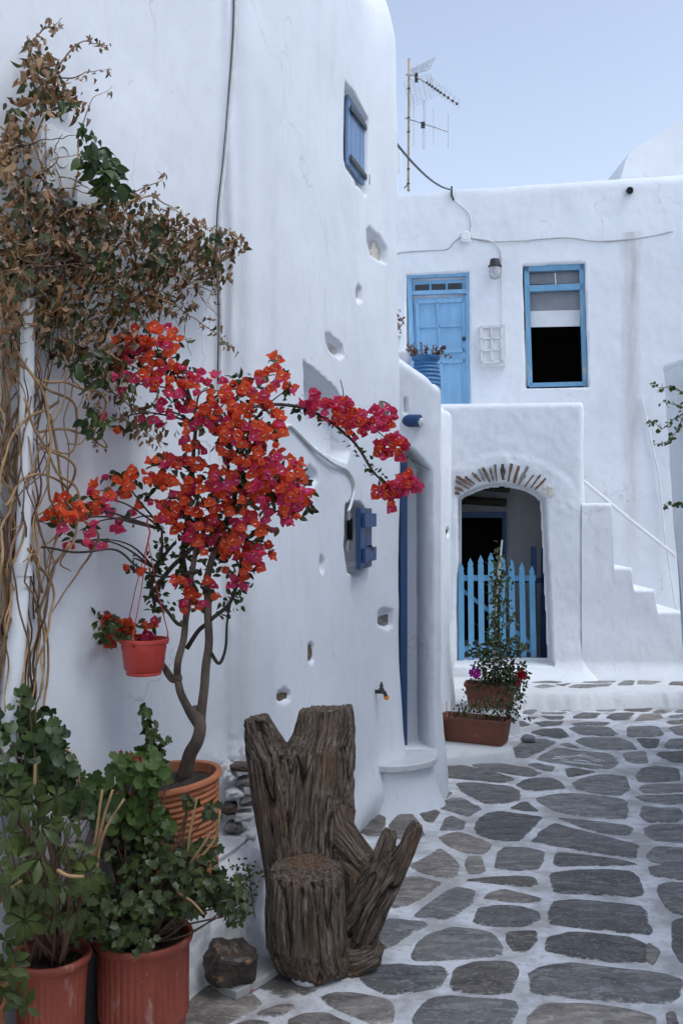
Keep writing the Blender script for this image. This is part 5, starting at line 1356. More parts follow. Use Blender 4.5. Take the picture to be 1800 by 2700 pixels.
# ---- dry vine on the near wall
vine = thing('dry_vine', 'large half dried vine sprawling over the upper left wall', 'vine', L_.pt(60, 1900, .05))
VB = [(95, 130, 40, 50, 40), (110, 200, 60, 60, 100), (165, 265, 60, 40, 70), (60, 300, 45, 60, 60), (35, 430, 50, 80, 110), (120, 500, 60, 60, 70), (60, 580, 80, 80, 180), (200, 590, 110, 60, 230),
      (340, 570, 110, 55, 230), (450, 600, 90, 55, 200), (560, 640, 70, 45, 90), (620, 640, 30, 35, 30), (150, 680, 150, 70, 300), (320, 680, 150, 70, 330), (480, 690, 100, 55, 190), (560, 710, 50, 50, 60), (90, 780, 100, 70, 200),
      (230, 780, 120, 70, 240), (360, 770, 90, 60, 140), (460, 790, 70, 50, 70), (150, 860, 90, 60, 110), (280, 880, 80, 60, 110), (200, 930, 70, 50, 55), (330, 940, 50, 55, 45), (300, 1010, 60, 50, 55), (350, 1080, 60, 60, 50), (400, 1130, 45, 40, 30), (30, 900, 40, 90, 50),
      (15, 700, 40, 80, 60), (255, 1060, 30, 30, 10), (560, 850, 30, 25, 8), (600, 905, 18, 18, 6)]
items = []
for cx, cy, rx, ry, n in VB:
    for _ in range(int(n*1.15)):
        x, y = in_blob(cx, cy, rx, ry); off = abs(random.gauss(0, .10))+.015
        p = L_.pt(min(x, 660), y, min(off, .30)) if x < 588 else P(x, y, 3.95+random.uniform(-.15, .05))
        d = Vector((random.gauss(0, .6), random.gauss(0, .6), -1+random.gauss(0, .55))); nr = WN+rv(.8)
        green = random.random() < (.16 if cx < 500 else .22)
        k = random.random()
        if k < .56: items.append((random.choice(DRY), place(p, d, nr, random.uniform(.014, .044)*random.uniform(.8, 1.1))))
        elif k < .86: items.append((random.choice(OLIVE), place(p, d, nr, random.uniform(.016, .042))))
        else: items.append((random.choice(TUFT), place(p, rv(), nr, random.uniform(.008, .022))))
for cx, cy, rx, ry, n, s in [(235, 400, 28, 40, 16, .050), (262, 445, 45, 50, 58, .052), (300, 500, 42, 30, 30, .052), (405, 615, 30, 22, 12, .045), (420, 690, 35, 22, 12, .042), (270, 690, 30, 20, 10, .04), (255, 965, 60, 60, 36, .045), (255, 1110, 45, 35, 22, .04), (225, 345, 25, 20, 10, .035), (180, 270, 22, 20, 8, .04), (330, 800, 40, 30, 14, .038), (560, 640, 30, 25, 10, .035)]:
    for _ in range(n):
        x, y = in_blob(cx, cy, rx, ry); p = L_.pt(x, y, random.uniform(.06, .30))
        items.append((random.choice(GREEN), place(p, Vector((random.gauss(0, .7), random.gauss(0, .5), -.7+random.gauss(0, .5))), WN+rv(.5), s*random.uniform(.75, 1.1))))
scatter(vine, 'leaf', items, 300)
TW = [[(100, 250), (82, 150), (108, 78), (140, 66), (168, 50)], [(128, 215), (180, 140), (215, 108), (258, 114), (290, 118)], [(95, 240), (150, 215), (205, 205), (240, 190), (285, 185)],
      [(196, 520), (207, 410), (214, 345), (245, 262), (297, 228)], [(150, 572), (260, 535), (350, 508), (410, 486), (432, 466), (418, 450)], [(300, 540), (400, 520), (470, 560), (560, 640), (625, 660)],
      [(400, 770), (470, 810), (540, 860), (580, 890), (612, 925)], [(350, 780), (380, 850), (385, 900), (372, 930)], [(250, 900), (330, 960), (400, 1000), (420, 1080), (400, 1150)], [(180, 890), (250, 990), (330, 1060), (390, 1140), (440, 1180)],
      [(40, 300), (10, 380), (25, 470), (70, 560)], [(60, 330), (110, 420), (70, 500), (95, 600)], [(0, 330), (60, 370), (120, 380), (110, 440), (90, 520)], [(120, 300), (80, 380), (60, 420)], [(0, 560), (120, 640), (300, 650), (470, 640)], [(60, 700), (200, 700), (380, 720)], [(215, 560), (260, 640), (330, 700)],
      [(500, 660), (560, 720), (570, 790)], [(260, 1170), (235, 1130), (232, 1060), (240, 1000)]]
twl = []
for q in TW:
    stem_part(vine, [L_.pt(min(x, 640), y, .05+.10*random.random()) if x < 585 else P(x, y, 3.95) for x, y in q], [.0034, .0022, .0009], random.choice([MAT['stem_brown'], MAT['stem_brown'], MAT['stem_tan']]), 'twig', 5, 6, .012)
    for p in spline([L_.pt(min(x, 640), y, .09) if x < 585 else P(x, y, 3.95) for x, y in q], 5):
        for _ in range(random.choice([0, 1, 1, 2])): twl.append((random.choice(DRY+OLIVE+TUFT), place(p+rv(.010), Vector((random.gauss(0, .6), random.gauss(0, .6), -.7)), WN+rv(.7), random.uniform(.012, .030))))
for i in range(70):
    a = random.choice(VB[4:24]); x, y = in_blob(a[0], a[1], a[2], a[3]); w = [(x, y)]; ang_ = random.uniform(-.5, 2.2)
    for k in range(5): ang_ += random.uniform(-.7, .7); x += math.cos(ang_)*38; y += math.sin(ang_)*30; w.append((x, y))
    stem_part(vine, [L_.pt(min(max(x, -20), 580), y, .04+.22*random.random()*(.5+.5*k/5)) for k, (x, y) in enumerate(w)], [.0026, .0018, .0009], random.choice([MAT['stem_brown'], MAT['stem_tan'], MAT['twig_pale']]), 'twig', 4, 4, .01)
scatter(vine, 'twig_leaf', twl, 120)
for i in range(36):
    x0 = random.uniform(-10, 110); x1 = random.uniform(-20, 215)*(.35+.65*random.random()); y0 = random.uniform(1450, 1960); y1 = random.uniform(640, 900)
    m = 9; q = []; ph = random.uniform(0, 6); am = random.uniform(12, 60)
    for k in range(m):
        t = k/(m-1); x = x0+(x1-x0)*t**1.3+am*math.sin(ph+t*random.uniform(4, 8))*math.sin(math.pi*t); q.append(L_.pt(x, y0+(y1-y0)*t, (.012+.05*random.random()) if i % 3 else (.05+.12*random.random())))
    stem_part(vine, q, [random.uniform(.0024, .0055), random.uniform(.002, .0035), .0015], MAT['stem_tan'] if random.random() < .7 else MAT['stem_brown'], 'stem', 6, 5, .022)
for q in [[(60, 960), (120, 1020), (200, 1070), (190, 1180), (110, 1190), (90, 1260)], [(110, 1000), (190, 1010), (280, 1060), (235, 1150), (180, 1170)], [(100, 1140), (190, 1130), (240, 1160), (280, 1180), (225, 1110)], [(60, 1050), (140, 1230), (205, 1290), (190, 1420), (120, 1500)],
          [(130, 1100), (170, 1300), (200, 1400), (160, 1480), (190, 1500)], [(20, 1330), (90, 1250), (180, 1290), (150, 1400), (60, 1480)], [(180, 1330), (260, 1420), (200, 1500), (140, 1620)], [(150, 1060), (60, 1120), (10, 1220), (0, 1330)], [(110, 1180), (200, 1230), (150, 1330), (30, 1400)], [(40, 900), (130, 1090), (120, 1250), (150, 1390), (100, 1560)],
          [(70, 1440), (140, 1560), (120, 1700), (70, 1830)], [(180, 1420), (120, 1560), (100, 1700), (90, 1860)], [(20, 1500), (70, 1650), (60, 1800), (50, 1900)]]:
    stem_part(vine, [L_.pt(x, y, .05+.11*random.random()) for x, y in q], [.0045, .004, .002], MAT['stem_tan'], 'stem', 6, 7, .016)

# ---- bougainvillea in the ribbed clay pot
OC = Vector((-.583, 3.40, .345)); Mo = Matrix.Rotation(math.radians(-6), 3, 'Y')
bg = thing('potted_bougainvillea', 'red and pink flowering bougainvillea growing from a ribbed terracotta pot', 'bougainvillea', OC)
prof = [(.0, .0), (.160, 0), (.166, .01), (.173, .11)]
for k in range(11):
    z = .115+k*.0195; r = .174+.022*(k/10); prof += [(r-.003, z), (r+.004, z+.006), (r+.004, z+.012), (r-.003, z+.018)]
prof += [(.196, .335), (.211, .338), (.212, .350), (.207, .356), (.192, .353), (.184, .32)]
b = MB(); b.lathe(prof, OC, 56, Mo); b.build('pot', MAT['terracotta'], bg, autos=60)
b = MB(); b.lathe([(0, .325), (.10, .33), (.175, .322)], OC, 24, Mo); b.build('soil', MAT['soil'], bg, True)
BY = 3.42
def bp(x, y, Y=BY): return P(x, y, Y)
TRK = [([bp(478, 2052), bp(500, 1990), bp(524, 1945), bp(530, 1900), bp(512, 1868)], [.026, .024, .022, .021, .018]),
       ([bp(522, 1915), bp(495, 1868), bp(474, 1825), bp(468, 1780), bp(474, 1730), bp(486, 1670), bp(497, 1600), bp(505, 1520), bp(515, 1430), bp(520, 1330)], [.017, .0145, .0135, .0125, .0115, .010, .009, .008]),
       ([bp(528, 1920), bp(536, 1850), bp(541, 1780), bp(549, 1700), bp(551, 1620), bp(546, 1540), bp(560, 1470), bp(590, 1400), bp(620, 1300), bp(640, 1200)], [.019, .016, .015, .0135, .0125, .011, .009, .007]),
       ([bp(474, 1785), bp(455, 1790), bp(436, 1765), bp(430, 1745)], [.015, .014, .012, .009]), ([bp(488, 1715), bp(520, 1670), bp(560, 1630), bp(610, 1585), bp(630, 1500), bp(650, 1420)], [.009, .008, .007, .006, .005]),
       ([bp(494, 1650), bp(470, 1640), bp(440, 1610), bp(405, 1560), bp(415, 1500), bp(460, 1430)], [.008, .007, .006, .007, .006]), ([bp(408, 1560), bp(450, 1500), bp(500, 1450), bp(540, 1400)], [.008, .008, .007]),
       ([bp(556, 1720), bp(578, 1750), bp(595, 1700), bp(605, 1600), bp(620, 1570)], [.007, .006, .004, .003]), ([bp(500, 1560), bp(480, 1460), bp(495, 1340), bp(510, 1200), bp(520, 1080)], [.009, .009, .008, .006]),
       ([bp(408, 1600), bp(400, 1520), bp(430, 1460), bp(430, 1400)], [.006, .006, .004])]
for q, r in TRK: stem_part(bg, [p+Vector((0, random.uniform(-.03, .03), 0)) for p in q], r, MAT['bark'] if r[0] > .012 else MAT['bark_dark'], 'trunk' if r[0] > .02 else 'branch', 10 if r[0] > .012 else 6, 6, .008)
BB = [(350, 895, 35, 25, 8, 0), (410, 905, 75, 45, 50, .3), (375, 965, 60, 45, 34, .7), (440, 990, 60, 40, 28, .6), (510, 1000, 32, 30, 16, .4), (325, 1010, 30, 30, 8, .8), (450, 1060, 50, 35, 20, .8), (300, 1110, 30, 18, 4, .9), (390, 1100, 35, 25, 6, .9),
      (600, 1030, 55, 40, 30, .25), (680, 1030, 40, 45, 22, .1), (725, 990, 35, 40, 16, .05), (760, 1020, 15, 15, 4, .1), (590, 1090, 80, 45, 52, .25), (680, 1110, 60, 50, 44, .1), (540, 1140, 70, 45, 40, .25), (640, 1170, 70, 50, 50, .1), (720, 1150, 40, 35, 20, .1),
      (650, 1240, 90, 55, 70, .35), (730, 1260, 60, 60, 56, .6), (700, 1330, 80, 60, 70, .7), (770, 1310, 45, 55, 40, .4), (790, 1250, 20, 35, 10, .05), (810, 1320, 20, 25, 10, .1), (600, 1300, 70, 50, 50, .3), (540, 1330, 70, 50, 46, .3), (480, 1250, 60, 45, 32, .1), (420, 1240, 45, 40, 22, .1),
      (330, 1270, 55, 35, 26, .15), (260, 1310, 50, 35, 24, .5), (190, 1340, 40, 35, 18, .3), (150, 1370, 30, 28, 12, .05), (225, 1380, 25, 20, 6, .8), (200, 1425, 22, 14, 3, 1), (265, 1425, 25, 16, 4, .9), (325, 1370, 30, 30, 8, .7), (430, 1330, 60, 40, 26, .4), (560, 1410, 70, 50, 50, .2), (500, 1380, 60, 40, 34, .3), (640, 1420, 60, 50, 44, .5),
      (620, 1480, 50, 40, 24, .1), (690, 1430, 30, 50, 14, .7), (660, 1490, 30, 30, 10, .2), (355, 1490, 15, 22, 5, 0), (480, 1530, 30, 22, 10, .3), (505, 1590, 26, 32, 12, .3), (620, 1545, 20, 12, 5, .9), (550, 1560, 22, 30, 6, .5), (275, 1640, 30, 26, 26, .3), (295, 1665, 42, 30, 40, .1), (345, 1662, 30, 20, 16, .1), (395, 1650, 14, 22, 5, .5)]
fl = []; lf = []
for cx, cy, rx, ry, n, pk in BB:
    Yc = min(BY+.05, y_l1(cx)-.10) if cx < 640 else BY+.02
    nn_ = int(n*.57)+1
    for _ in range(nn_):
        x, y = in_blob(cx, cy, rx, ry); Y = Yc-random.uniform(0, .16)-.04*math.cos((x-cx)/max(rx, 1))
        if cx < 420 and cy > 1580: Y = 3.42
        p = P(x, y, Y); d = Vector(((x-cx)/rx*.8, -1.0, -(y-cy)/ry*.6-.1))+rv(.55)
        v = random.choice(PNK) if random.random() < pk*.85+.08 else random.choice(ORG)
        ax = d.normalized(); fl.append((v, place(p, ax.orthogonal(), ax, random.uniform(.026, .036))))
    for _ in range(int(n*.75)+2):
        x, y = in_blob(cx, cy, rx*1.1, ry*1.1); p = P(x, y, Yc-random.uniform(-.03, .10))
        lf.append((random.choice(DSM), place(p, Vector((random.gauss(0, .8), random.gauss(-.2, .6), random.gauss(-.3, .6))), rv()+Vector((.4, -.8, .5)), random.uniform(.028, .042))))
# long branch reaching right
RB = [P(630, 1075, 3.5), P(740, 1068, 3.62), P(800, 1075, 3.68), P(870, 1112, 3.74), P(935, 1170, 3.80), P(975, 1235, 3.84), P(1010, 1270, 3.86), P(1040, 1290, 3.87)]
stem_part(bg, RB, [.007, .006, .005, .003], MAT['bark_dark'], 'branch', 6, 6, .006)
stem_part(bg, [P(900, 1080, 3.74), P(905, 1040, 3.74), P(897, 1000, 3.74)], [.003, .0015], MAT['bark_dark'], 'branch', 5)
stem_part(bg, [P(960, 1110, 3.78), P(1010, 1150, 3.8), P(1060, 1195, 3.82), P(1130, 1238, 3.85)], [.003, .0012], MAT['bark_dark'], 'branch', 5)
for cx, cy, rx, ry, n, pk in [(825, 1055, 26, 18, 12, .85), (860, 1085, 45, 24, 26, .8), (910, 1075, 35, 30, 20, .75), (905, 1110, 30, 20, 12, .5), (945, 1125, 35, 25, 16, .7), (975, 1100, 28, 28, 18, .85), (1010, 1100, 35, 28, 22, .8), (1030, 1175, 42, 26, 26, .55), (1060, 1180, 20, 25, 10, .6), (1000, 1200, 20, 12, 5, .7), (1060, 1280, 42, 28, 30, .75), (1085, 1265, 20, 20, 12, .8), (1000, 1295, 18, 14, 7, .7), (1030, 1330, 14, 12, 4, .5), (1040, 1300, 25, 15, 8, .7)]:
    for _ in range(int(n*.85)+1):
        x, y = in_blob(cx, cy, rx, ry); Y = 3.62+.25*(x-740)/300+random.uniform(-.06, .04); d = Vector(((x-cx)/rx*.7, -1, -(y-cy)/ry*.6))+rv(.5); ax = d.normalized()
        fl.append((random.choice(PNK) if random.random() < pk else random.choice(ORG), place(P(x, y, Y), ax.orthogonal(), ax, random.uniform(.025, .034))))
for _ in range(110):
    i = random.randrange(1, len(RB)-1); q = RB[i].lerp(RB[i+1], random.random()); lf.append((random.choice(DSM), place(q+rv(.014), rv()+Vector((0, -.3, -.2)), rv()+Vector((.3, -.8, .4)), random.uniform(.018, .032))))
for q, r in TRK[1:]:
    sp = spline(q, 8)
    for p in sp:
        if p.z > 1.25:
            for _ in range(2): lf.append((random.choice(DSM), place(p+rv(.02), rv(), rv()+Vector((.3, -.8, .4)), random.uniform(.018, .034))))
scatter(bg, 'blossom', fl, 300); scatter(bg, 'leaf', lf, 220)
# twigs tie the clusters to the limbs
skel = [p for q, r in TRK for p in spline(q, 3)]
for k, (cx, cy, rx, ry, n, pk) in enumerate(BB):
    if cy > 1580 and cx < 420: continue
    c = P(cx, cy, min(BY, y_l1(cx)-.14)); j = min(skel, key=lambda s: (s-c).length+(.25 if s.z > c.z else 0))
    stem_part(bg, [j, j.lerp(c, .5)+Vector((random.uniform(-.03, .03), -.02, .03)), c], [.0045, .003, .002], MAT['bark_dark'], 'branch', 5, 5, .01)
stem_part(bg, [P(110, 1440, 2.95), P(230, 1455, 3.1), P(310, 1455, 3.25), P(360, 1495, 3.3), P(430, 1520, 3.36), P(520, 1505, 3.38)], .004, MAT['bark_dark'], 'branch', 6, 6, .008)

# ---- hanging coral pot
hp = thing('hanging_pot', 'coral red plastic hanging pot on thin pink cords below the bougainvillea', 'hanging pot', P(380, 1780, 3.36))
hc = P(380, 1778, 3.36); 
b = MB(); b.lathe([(0, 0), (.058, 0), (.060, .006), (.057, .010), (.066, .02), (.074, .085), (.0755, .088), (.0765, .108), (.083, .110), (.084, .121), (.078, .122), (.074, .10)], hc, 40); b.build('pot', MAT['plastic_coral'], hp, autos=40)
b = MB(); b.lathe([(0, .108), (.075, .104)], hc, 20); b.build('soil', MAT['soil'], hp)
for a in (2.6, 4.45, .35):
    e = hc+Vector((.080*math.cos(a), .080*math.sin(a), .12)); t = P(391, 1425, 3.36)
    b = MB(); b.tube([e+Vector((0, 0, -.02)), e+Vector((0, 0, .02)), e.lerp(t, .5)+rv(.003), t], [.004, .0022, .0018, .0018], 6); b.build('cord', MAT['plastic_coral'], hp, True)
b = MB(); t = P(391, 1425, 3.36); b.tube(spline([t, t+Vector((.006, 0, .03)), t+Vector((-.004, 0, .055)), t+Vector((0, 0, .075))], 5), .003, 6); b.build('hook', MAT['plastic_coral'], hp, True)

# ---- foreground pots
def ribbed_pot(name, label, c, r0, r1, h, ribs=40, lip=.006, band=.045):
    t = thing(name, label, 'potted plant', c); seg = ribs*3
    prof = [(0, 0), (r0*.94, 0), (r0*.97, band), (r0*.98, band+.002), (r0+.004, band+.004), (r0+(r1-r0)*.5, h*.55), (r1-.003, h-.035), (r1-.002, h-.03), (r1+lip, h-.022), (r1+lip+.004, h-.008), (r1+lip, h), (r1-.006, h-.002), (r1-.012, h-.04)]
    rib = lambda i, k: (-.032 if k % 3 == 0 else 0) if 4 <= i <= 6 else 0
    b = MB(); b.lathe(prof, c, seg, None, False, rib); b.build('pot', MAT['plastic_red'], t, autos=50)
    b = MB(); b.lathe([(0, h-.03), (r1-.012, h-.035)], c, 24); b.build('soil', MAT['soil'], t, True)
    return t
def stems(parent, base, tips, r, mat, name='stem', wob=.02):
    for q in tips:
        s = base+Vector((random.uniform(-.05, .05), random.uniform(-.05, .05), 0)); m_ = s.lerp(q, .5)+rv(wob); stem_part(parent, [s, m_, q], [r, r*.8, r*.45], mat, name, 5, 5, .006)
c1 = Vector((-.616, 3.10, .0)); ig = ribbed_pot('ivy_geranium_pot', 'large red ribbed plastic pot of dark ivy geranium in front of the ledge', c1, .137, .145, .292)
it = []; tips = []
for cx, cy, rx, ry, n, y0, y1 in [(300, 2420, 110, 60, 120, 2.86, 3.1), (420, 2340, 120, 90, 190, 2.92, 3.16), (510, 2330, 80, 70, 110, 2.98, 3.18), (600, 2350, 50, 60, 50, 3.0, 3.16), (620, 2400, 40, 40, 26, 3.0, 3.14), (430, 2240, 80, 55, 80, 3.0, 3.2), (540, 2240, 45, 35, 22, 3.02, 3.2), (350, 2240, 70, 60, 60, 3.0, 3.2), (230, 2350, 70, 70, 60, 2.9, 3.05), (330, 2470, 70, 40, 36, 2.86, 2.98), (220, 2440, 50, 40, 26, 2.85, 2.95), (560, 2140, 20, 20, 10, 3.05, 3.1), (500, 2110, 18, 14, 10, 3.05, 3.1)]:
    for _ in range(int(n*1.45)):
        x, y = in_blob(cx, cy, rx, ry); p = P(x, y, random.uniform(y0, y1)); it.append((random.choice(DARK), place(p, Vector((random.gauss(0, .7), -.3+random.gauss(0, .4), -.5+random.gauss(0, .5))), Vector((.25, -.8, .7))+rv(.45), random.uniform(.017, .036))))
        if random.random() < .10: tips.append(p)
scatter(ig, 'leaf', it, 300); stems(ig, c1+Vector((0, 0, .27)), tips, .0042, MAT['stem_brown'])
for q in [[P(495, 2250, 3.0), P(505, 2180, 3.0), P(518, 2100, 3.0)], [P(520, 2270, 3.0), P(565, 2210, 2.99), P(578, 2135, 2.99)], [P(500, 2280, 2.99), P(545, 2210, 2.98), P(552, 2190, 2.98)], [P(470, 2353, 2.95), P(510, 2375, 2.94), P(540, 2410, 2.93)]]: stem_part(ig, q, [.0048, .0042, .003], MAT['stem_tan'], 'stem', 6, 4, .006)
c2 = Vector((-.845, 2.90, .0)); sc = ribbed_pot('schefflera_pot', 'red ribbed plastic pot of glossy schefflera at the lower left', c2, .088, .108, .318, 34)
it = []; tips = []
for (px, py, Y, s) in [(55, 2120, 2.72, .075), (150, 2100, 2.75, .075), (20, 2200, 2.66, .08), (110, 2180, 2.62, .07), (105, 2262, 2.56, .085), (45, 2265, 2.62, .08), (180, 2160, 2.7, .06), (160, 2330, 2.62, .06), (235, 2300, 2.62, .075), (80, 2390, 2.60, .075), (65, 2425, 2.55, .08), (30, 2330, 2.6, .08), (140, 2420, 2.62, .06), (215, 2255, 2.72, .055), (10, 2100, 2.7, .07), (95, 2060, 2.8, .06), (200, 2400, 2.66, .055), (20, 2030, 2.8, .06), (175, 2230, 2.66, .06), (0, 2290, 2.55, .075), (120, 2330, 2.58, .065), (60, 2340, 2.7, .07), (130, 2140, 2.8, .065), (70, 2190, 2.8, .065)]:
    c = P(px, py, Y); tips.append(c+Vector((0, .02, -.01))); ax = Vector((.25, -.8, .75))+rv(.3); ax.normalize(); e1 = ax.orthogonal().normalized(); e2 = ax.cross(e1); n = random.choice([6, 7, 8]); a0 = random.uniform(0, 6)
    for k in range(n):
        a = a0+2*math.pi*k/n; d = e1*math.cos(a)+e2*math.sin(a)-ax*.25+Vector((0, 0, -.30)); it.append((random.choice(SCH), place(c+d*.006, d, ax, s*random.uniform(.6, .95))))
scatter(sc, 'leaf', it, 300); stems(sc, c2+Vector((0, 0, .29)), tips, .0055, MAT['stem_brown'], 'stem', .03)
for q in [[P(235, 2290, 2.85), P(258, 2180, 2.86), P(270, 2082, 2.87)], [P(248, 2270, 2.85), P(272, 2170, 2.86), P(297, 2082, 2.87)], [P(250, 2330, 2.84), P(270, 2210, 2.84), P(327, 2106, 2.85)], [P(90, 2080, 2.8), P(95, 2015, 2.8)], [P(-10, 2390, 2.6), P(20, 2350, 2.6), P(60, 2320, 2.62)], [P(150, 2295, 2.6), P(180, 2310, 2.6), P(220, 2312, 2.6)]]: stem_part(sc, q, [.0055, .005, .004], MAT['stem_tan'], 'stem', 6, 4, .004)
gap_c = Vector((-.80, 3.12, 0)); gap_pot = thing('added_dark_pot', 'black pot added to darken the gap between the red pots', 'filler pot', gap_c)  # added pot, put here to make the gap read dark
b = MB(); b.lathe([(0, 0), (.075, 0), (.092, .24), (.098, .242), (.098, .255), (.09, .255), (.086, .23)], gap_c, 28); b.build('pot', MAT['black_plastic'], gap_pot, autos=40)
b = MB(); b.lathe([(0, .235), (.088, .232)], gap_c, 16); b.build('soil', MAT['soil'], gap_pot)
# geranium in its own small pot on the ledge
c3 = Vector((-.665, 3.20, .342)); ge = thing('geranium_pot', 'small clay pot of pale green scalloped geranium on the ledge', 'potted plant', c3)
b = MB(); b.lathe([(0, 0), (.048, 0), (.062, .11), (.068, .112), (.068, .135), (.060, .135), (.056, .11)], c3, 28); b.build('pot', MAT['terracotta'], ge, autos=40)
b = MB(); b.lathe([(0, .12), (.058, .118)], c3, 16); b.build('soil', MAT['soil'], ge)
it = []; tips = []
for cx, cy, rx, ry, n, s in [(340, 2010, 45, 35, 30, .040), (400, 2010, 45, 42, 44, .042), (400, 2060, 30, 40, 20, .042), (365, 2090, 40, 30, 20, .040), (250, 2055, 40, 30, 16, .042), (390, 2150, 70, 35, 34, .042), (330, 2165, 30, 25, 10, .04), (425, 2175, 30, 20, 8, .04), (300, 2110, 40, 40, 18, .036)]:
    for _ in range(n):
        x, y = in_blob(cx, cy, rx, ry); p = P(x, y, random.uniform(3.02, 3.22)); it.append((random.choice(GER), place(p, Vector((random.gauss(0, .6), -.4, random.gauss(-.3, .5))), Vector((.2, -.8, .8))+rv(.45), s*random.uniform(.7, 1.15))))
        if random.random() < .22: tips.append(p)
scatter(ge, 'leaf', it, 220); stems(ge, c3+Vector((0, 0, .12)), tips, .004, MAT['stem_brown'])
sp = [P(405, 2010, 3.2), P(400, 1960, 3.22), P(392, 1910, 3.22), P(384, 1860, 3.22)]; stem_part(ge, sp, .003, MAT['stem_brown']); it = []
for p in spline(sp, 9):
    for _ in range(2): it.append((random.choice(DSM), place(p+rv(.008), Vector((random.gauss(0, .5), random.gauss(-.2, .4), -1)), Vector((.3, -1, .2))+rv(.5), random.uniform(.025, .042))))
for _ in range(26): x, y = in_blob(412, 1960, 32, 26); it.append((random.choice(DARK), place(P(x, y, 3.2), rv()+Vector((0, -.3, -.4)), Vector((.3, -1, .4))+rv(.4), random.uniform(.022, .034))))
scatter(ge, 'sprig_leaf', it, 80)
for (x, y) in ((368, 2006), (362, 2012), (325, 1996)):
    q = P(x, y, 3.05); scatter(ge, 'petal', [(ROSE[0], place(q+rv(.008), rv(), Vector((.2, -1, .3)), .018)) for _ in range(6)], 6)
# round leaved climber at the far left
cl = thing('wall_climber', 'dark round leaved climber on the wall above the schefflera', 'climber', L_.pt(20, 2150, .1)); it = []; tips = []
for cx, cy, rx, ry, n in [(30, 1900, 45, 60, 46), (110, 1930, 60, 60, 60), (60, 1990, 70, 50, 60), (150, 2000, 50, 50, 44), (30, 2060, 50, 50, 44), (60, 1830, 22, 30, 10), (190, 2050, 50, 50, 34), (230, 2100, 50, 45, 30), (120, 2070, 70, 50, 50), (15, 1960, 40, 60, 30), (255, 2130, 45, 40, 26)]:
    for _ in range(n):
        x, y = in_blob(cx, cy, rx, ry); p = P(x, y, min(y_l1(x)-.05, 3.05)-random.uniform(0, .16)); it.append((random.choice(RND), place(p, Vector((random.gauss(0, .6), -.3, random.gauss(-.5, .4))), Vector((.4, -.9, .5))+rv(.4), random.uniform(.024, .042))))
        if random.random() < .12: tips.append(p)
scatter(cl, 'leaf', it, 260); stems(cl, Vector((-.90, 2.98, .32)), tips, .003, MAT['stem_brown'])
stem_part(cl, [P(150, 1960, 2.95), P(185, 1985, 2.95), P(205, 2020, 2.95), P(210, 2070, 2.95)], [.005, .004], MAT['stem_tan'])
# orange pot at the very corner
c4 = Vector((-1.0, 2.74, .0)); op = thing('corner_pot', 'orange clay pot with glossy leaves cut by the lower left corner', 'potted plant', c4)
b = MB(); b.lathe([(0, 0), (.055, 0), (.072, .24), (.080, .245), (.080, .285), (.07, .285), (.066, .24)], c4, 30); b.build('pot', MAT['terracotta'], op, autos=40)
b = MB(); b.lathe([(0, .26), (.067, .255)], c4, 16); b.build('soil', MAT['soil'], op)
it = []; tips = []
for px, py, Y in ((15, 2480, 2.62), (30, 2530, 2.56), (55, 2630, 2.52), (20, 2560, 2.5), (0, 2600, 2.55), (70, 2655, 2.52), (10, 2515, 2.55), (35, 2585, 2.54)):
    c = P(px, py, Y); tips.append(c)
    for k in range(5): a = random.uniform(0, 6.28); d = Vector((math.cos(a), -.3, math.sin(a)-.2)); it.append((random.choice(SCH), place(c, d, Vector((.2, -.9, .4))+rv(.3), random.uniform(.04, .06))))
scatter(op, 'leaf', it, 60); stems(op, c4+Vector((0, 0, .26)), tips, .003, MAT['stem_tan'])
# weeds in the wall foot
wd = thing('wall_weed', 'small dark weed growing from the wall foot beside the stump', 'weed', P(640, 2360, 3.7)); it = []
for cx, cy, rx, ry, n in [(620, 2300, 40, 40, 70), (655, 2330, 35, 40, 60), (640, 2390, 30, 35, 40), (670, 2290, 20, 20, 16), (600, 2340, 30, 30, 30)]:
    for _ in range(n): x, y = in_blob(cx, cy, rx, ry); it.append((random.choice(DSM), place(P(x, y, random.uniform(3.45, 3.62)), rv(), rv()+Vector((0, -.8, .5)), random.uniform(.010, .020))))
scatter(wd, 'leaf', it, 80); stems(wd, P(640, 2420, 3.66), [P(620, 2290, 3.55), P(660, 2300, 3.55), P(675, 2270, 3.55), P(600, 2330, 3.55)], .002, MAT['stem_brown'])

# ---- urns on the terrace
uc_ = P(1122, 1010, 6.95); uc_.z = 2.37; ur = thing('blue_urn', 'blue ribbed clay urn with rusty succulent on the parapet', 'potted plant', uc_)
hh = 2.685-2.37; prof = [(0, 0), (.06, 0), (.068, .02)]
for k in range(9):
    t = (k+.5)/9; r = .068+.036*math.sin(math.pi*min(1, .18+.72*t)); z = .02+t*(hh-.06); prof += [(r-.003, z-.009), (r+.003, z-.003), (r+.003, z+.005), (r-.002, z+.009)]
prof += [(.080, hh-.035), (.098, hh-.025), (.100, hh), (.088, hh), (.078, hh-.03)]
b = MB(); b.lathe(prof, uc_, 40); b.build('pot', MAT['urn_blue'], ur, autos=60)
b = MB(); b.lathe([(0, hh-.02), (.085, hh-.022)], uc_, 16); b.build('soil', MAT['soil'], ur)
it = []
for k in range(26):
    a = random.uniform(0, 6.28); q = uc_+Vector((.075*math.cos(a), .075*math.sin(a), hh-.01)); tip = q+Vector((.05*math.cos(a)*random.random()*1.6, .05*math.sin(a), random.uniform(.0, .09)))
    stem_part(ur, [q, q.lerp(tip, .5)+Vector((0, 0, .015)), tip], .003, MAT['stem_brown'])
    for _ in range(9): p = q.lerp(tip, random.uniform(.3, 1.05)); it.append((random.choice(SUC), place(p, rv()+Vector((0, 0, .5)), rv(), random.uniform(.016, .028))))
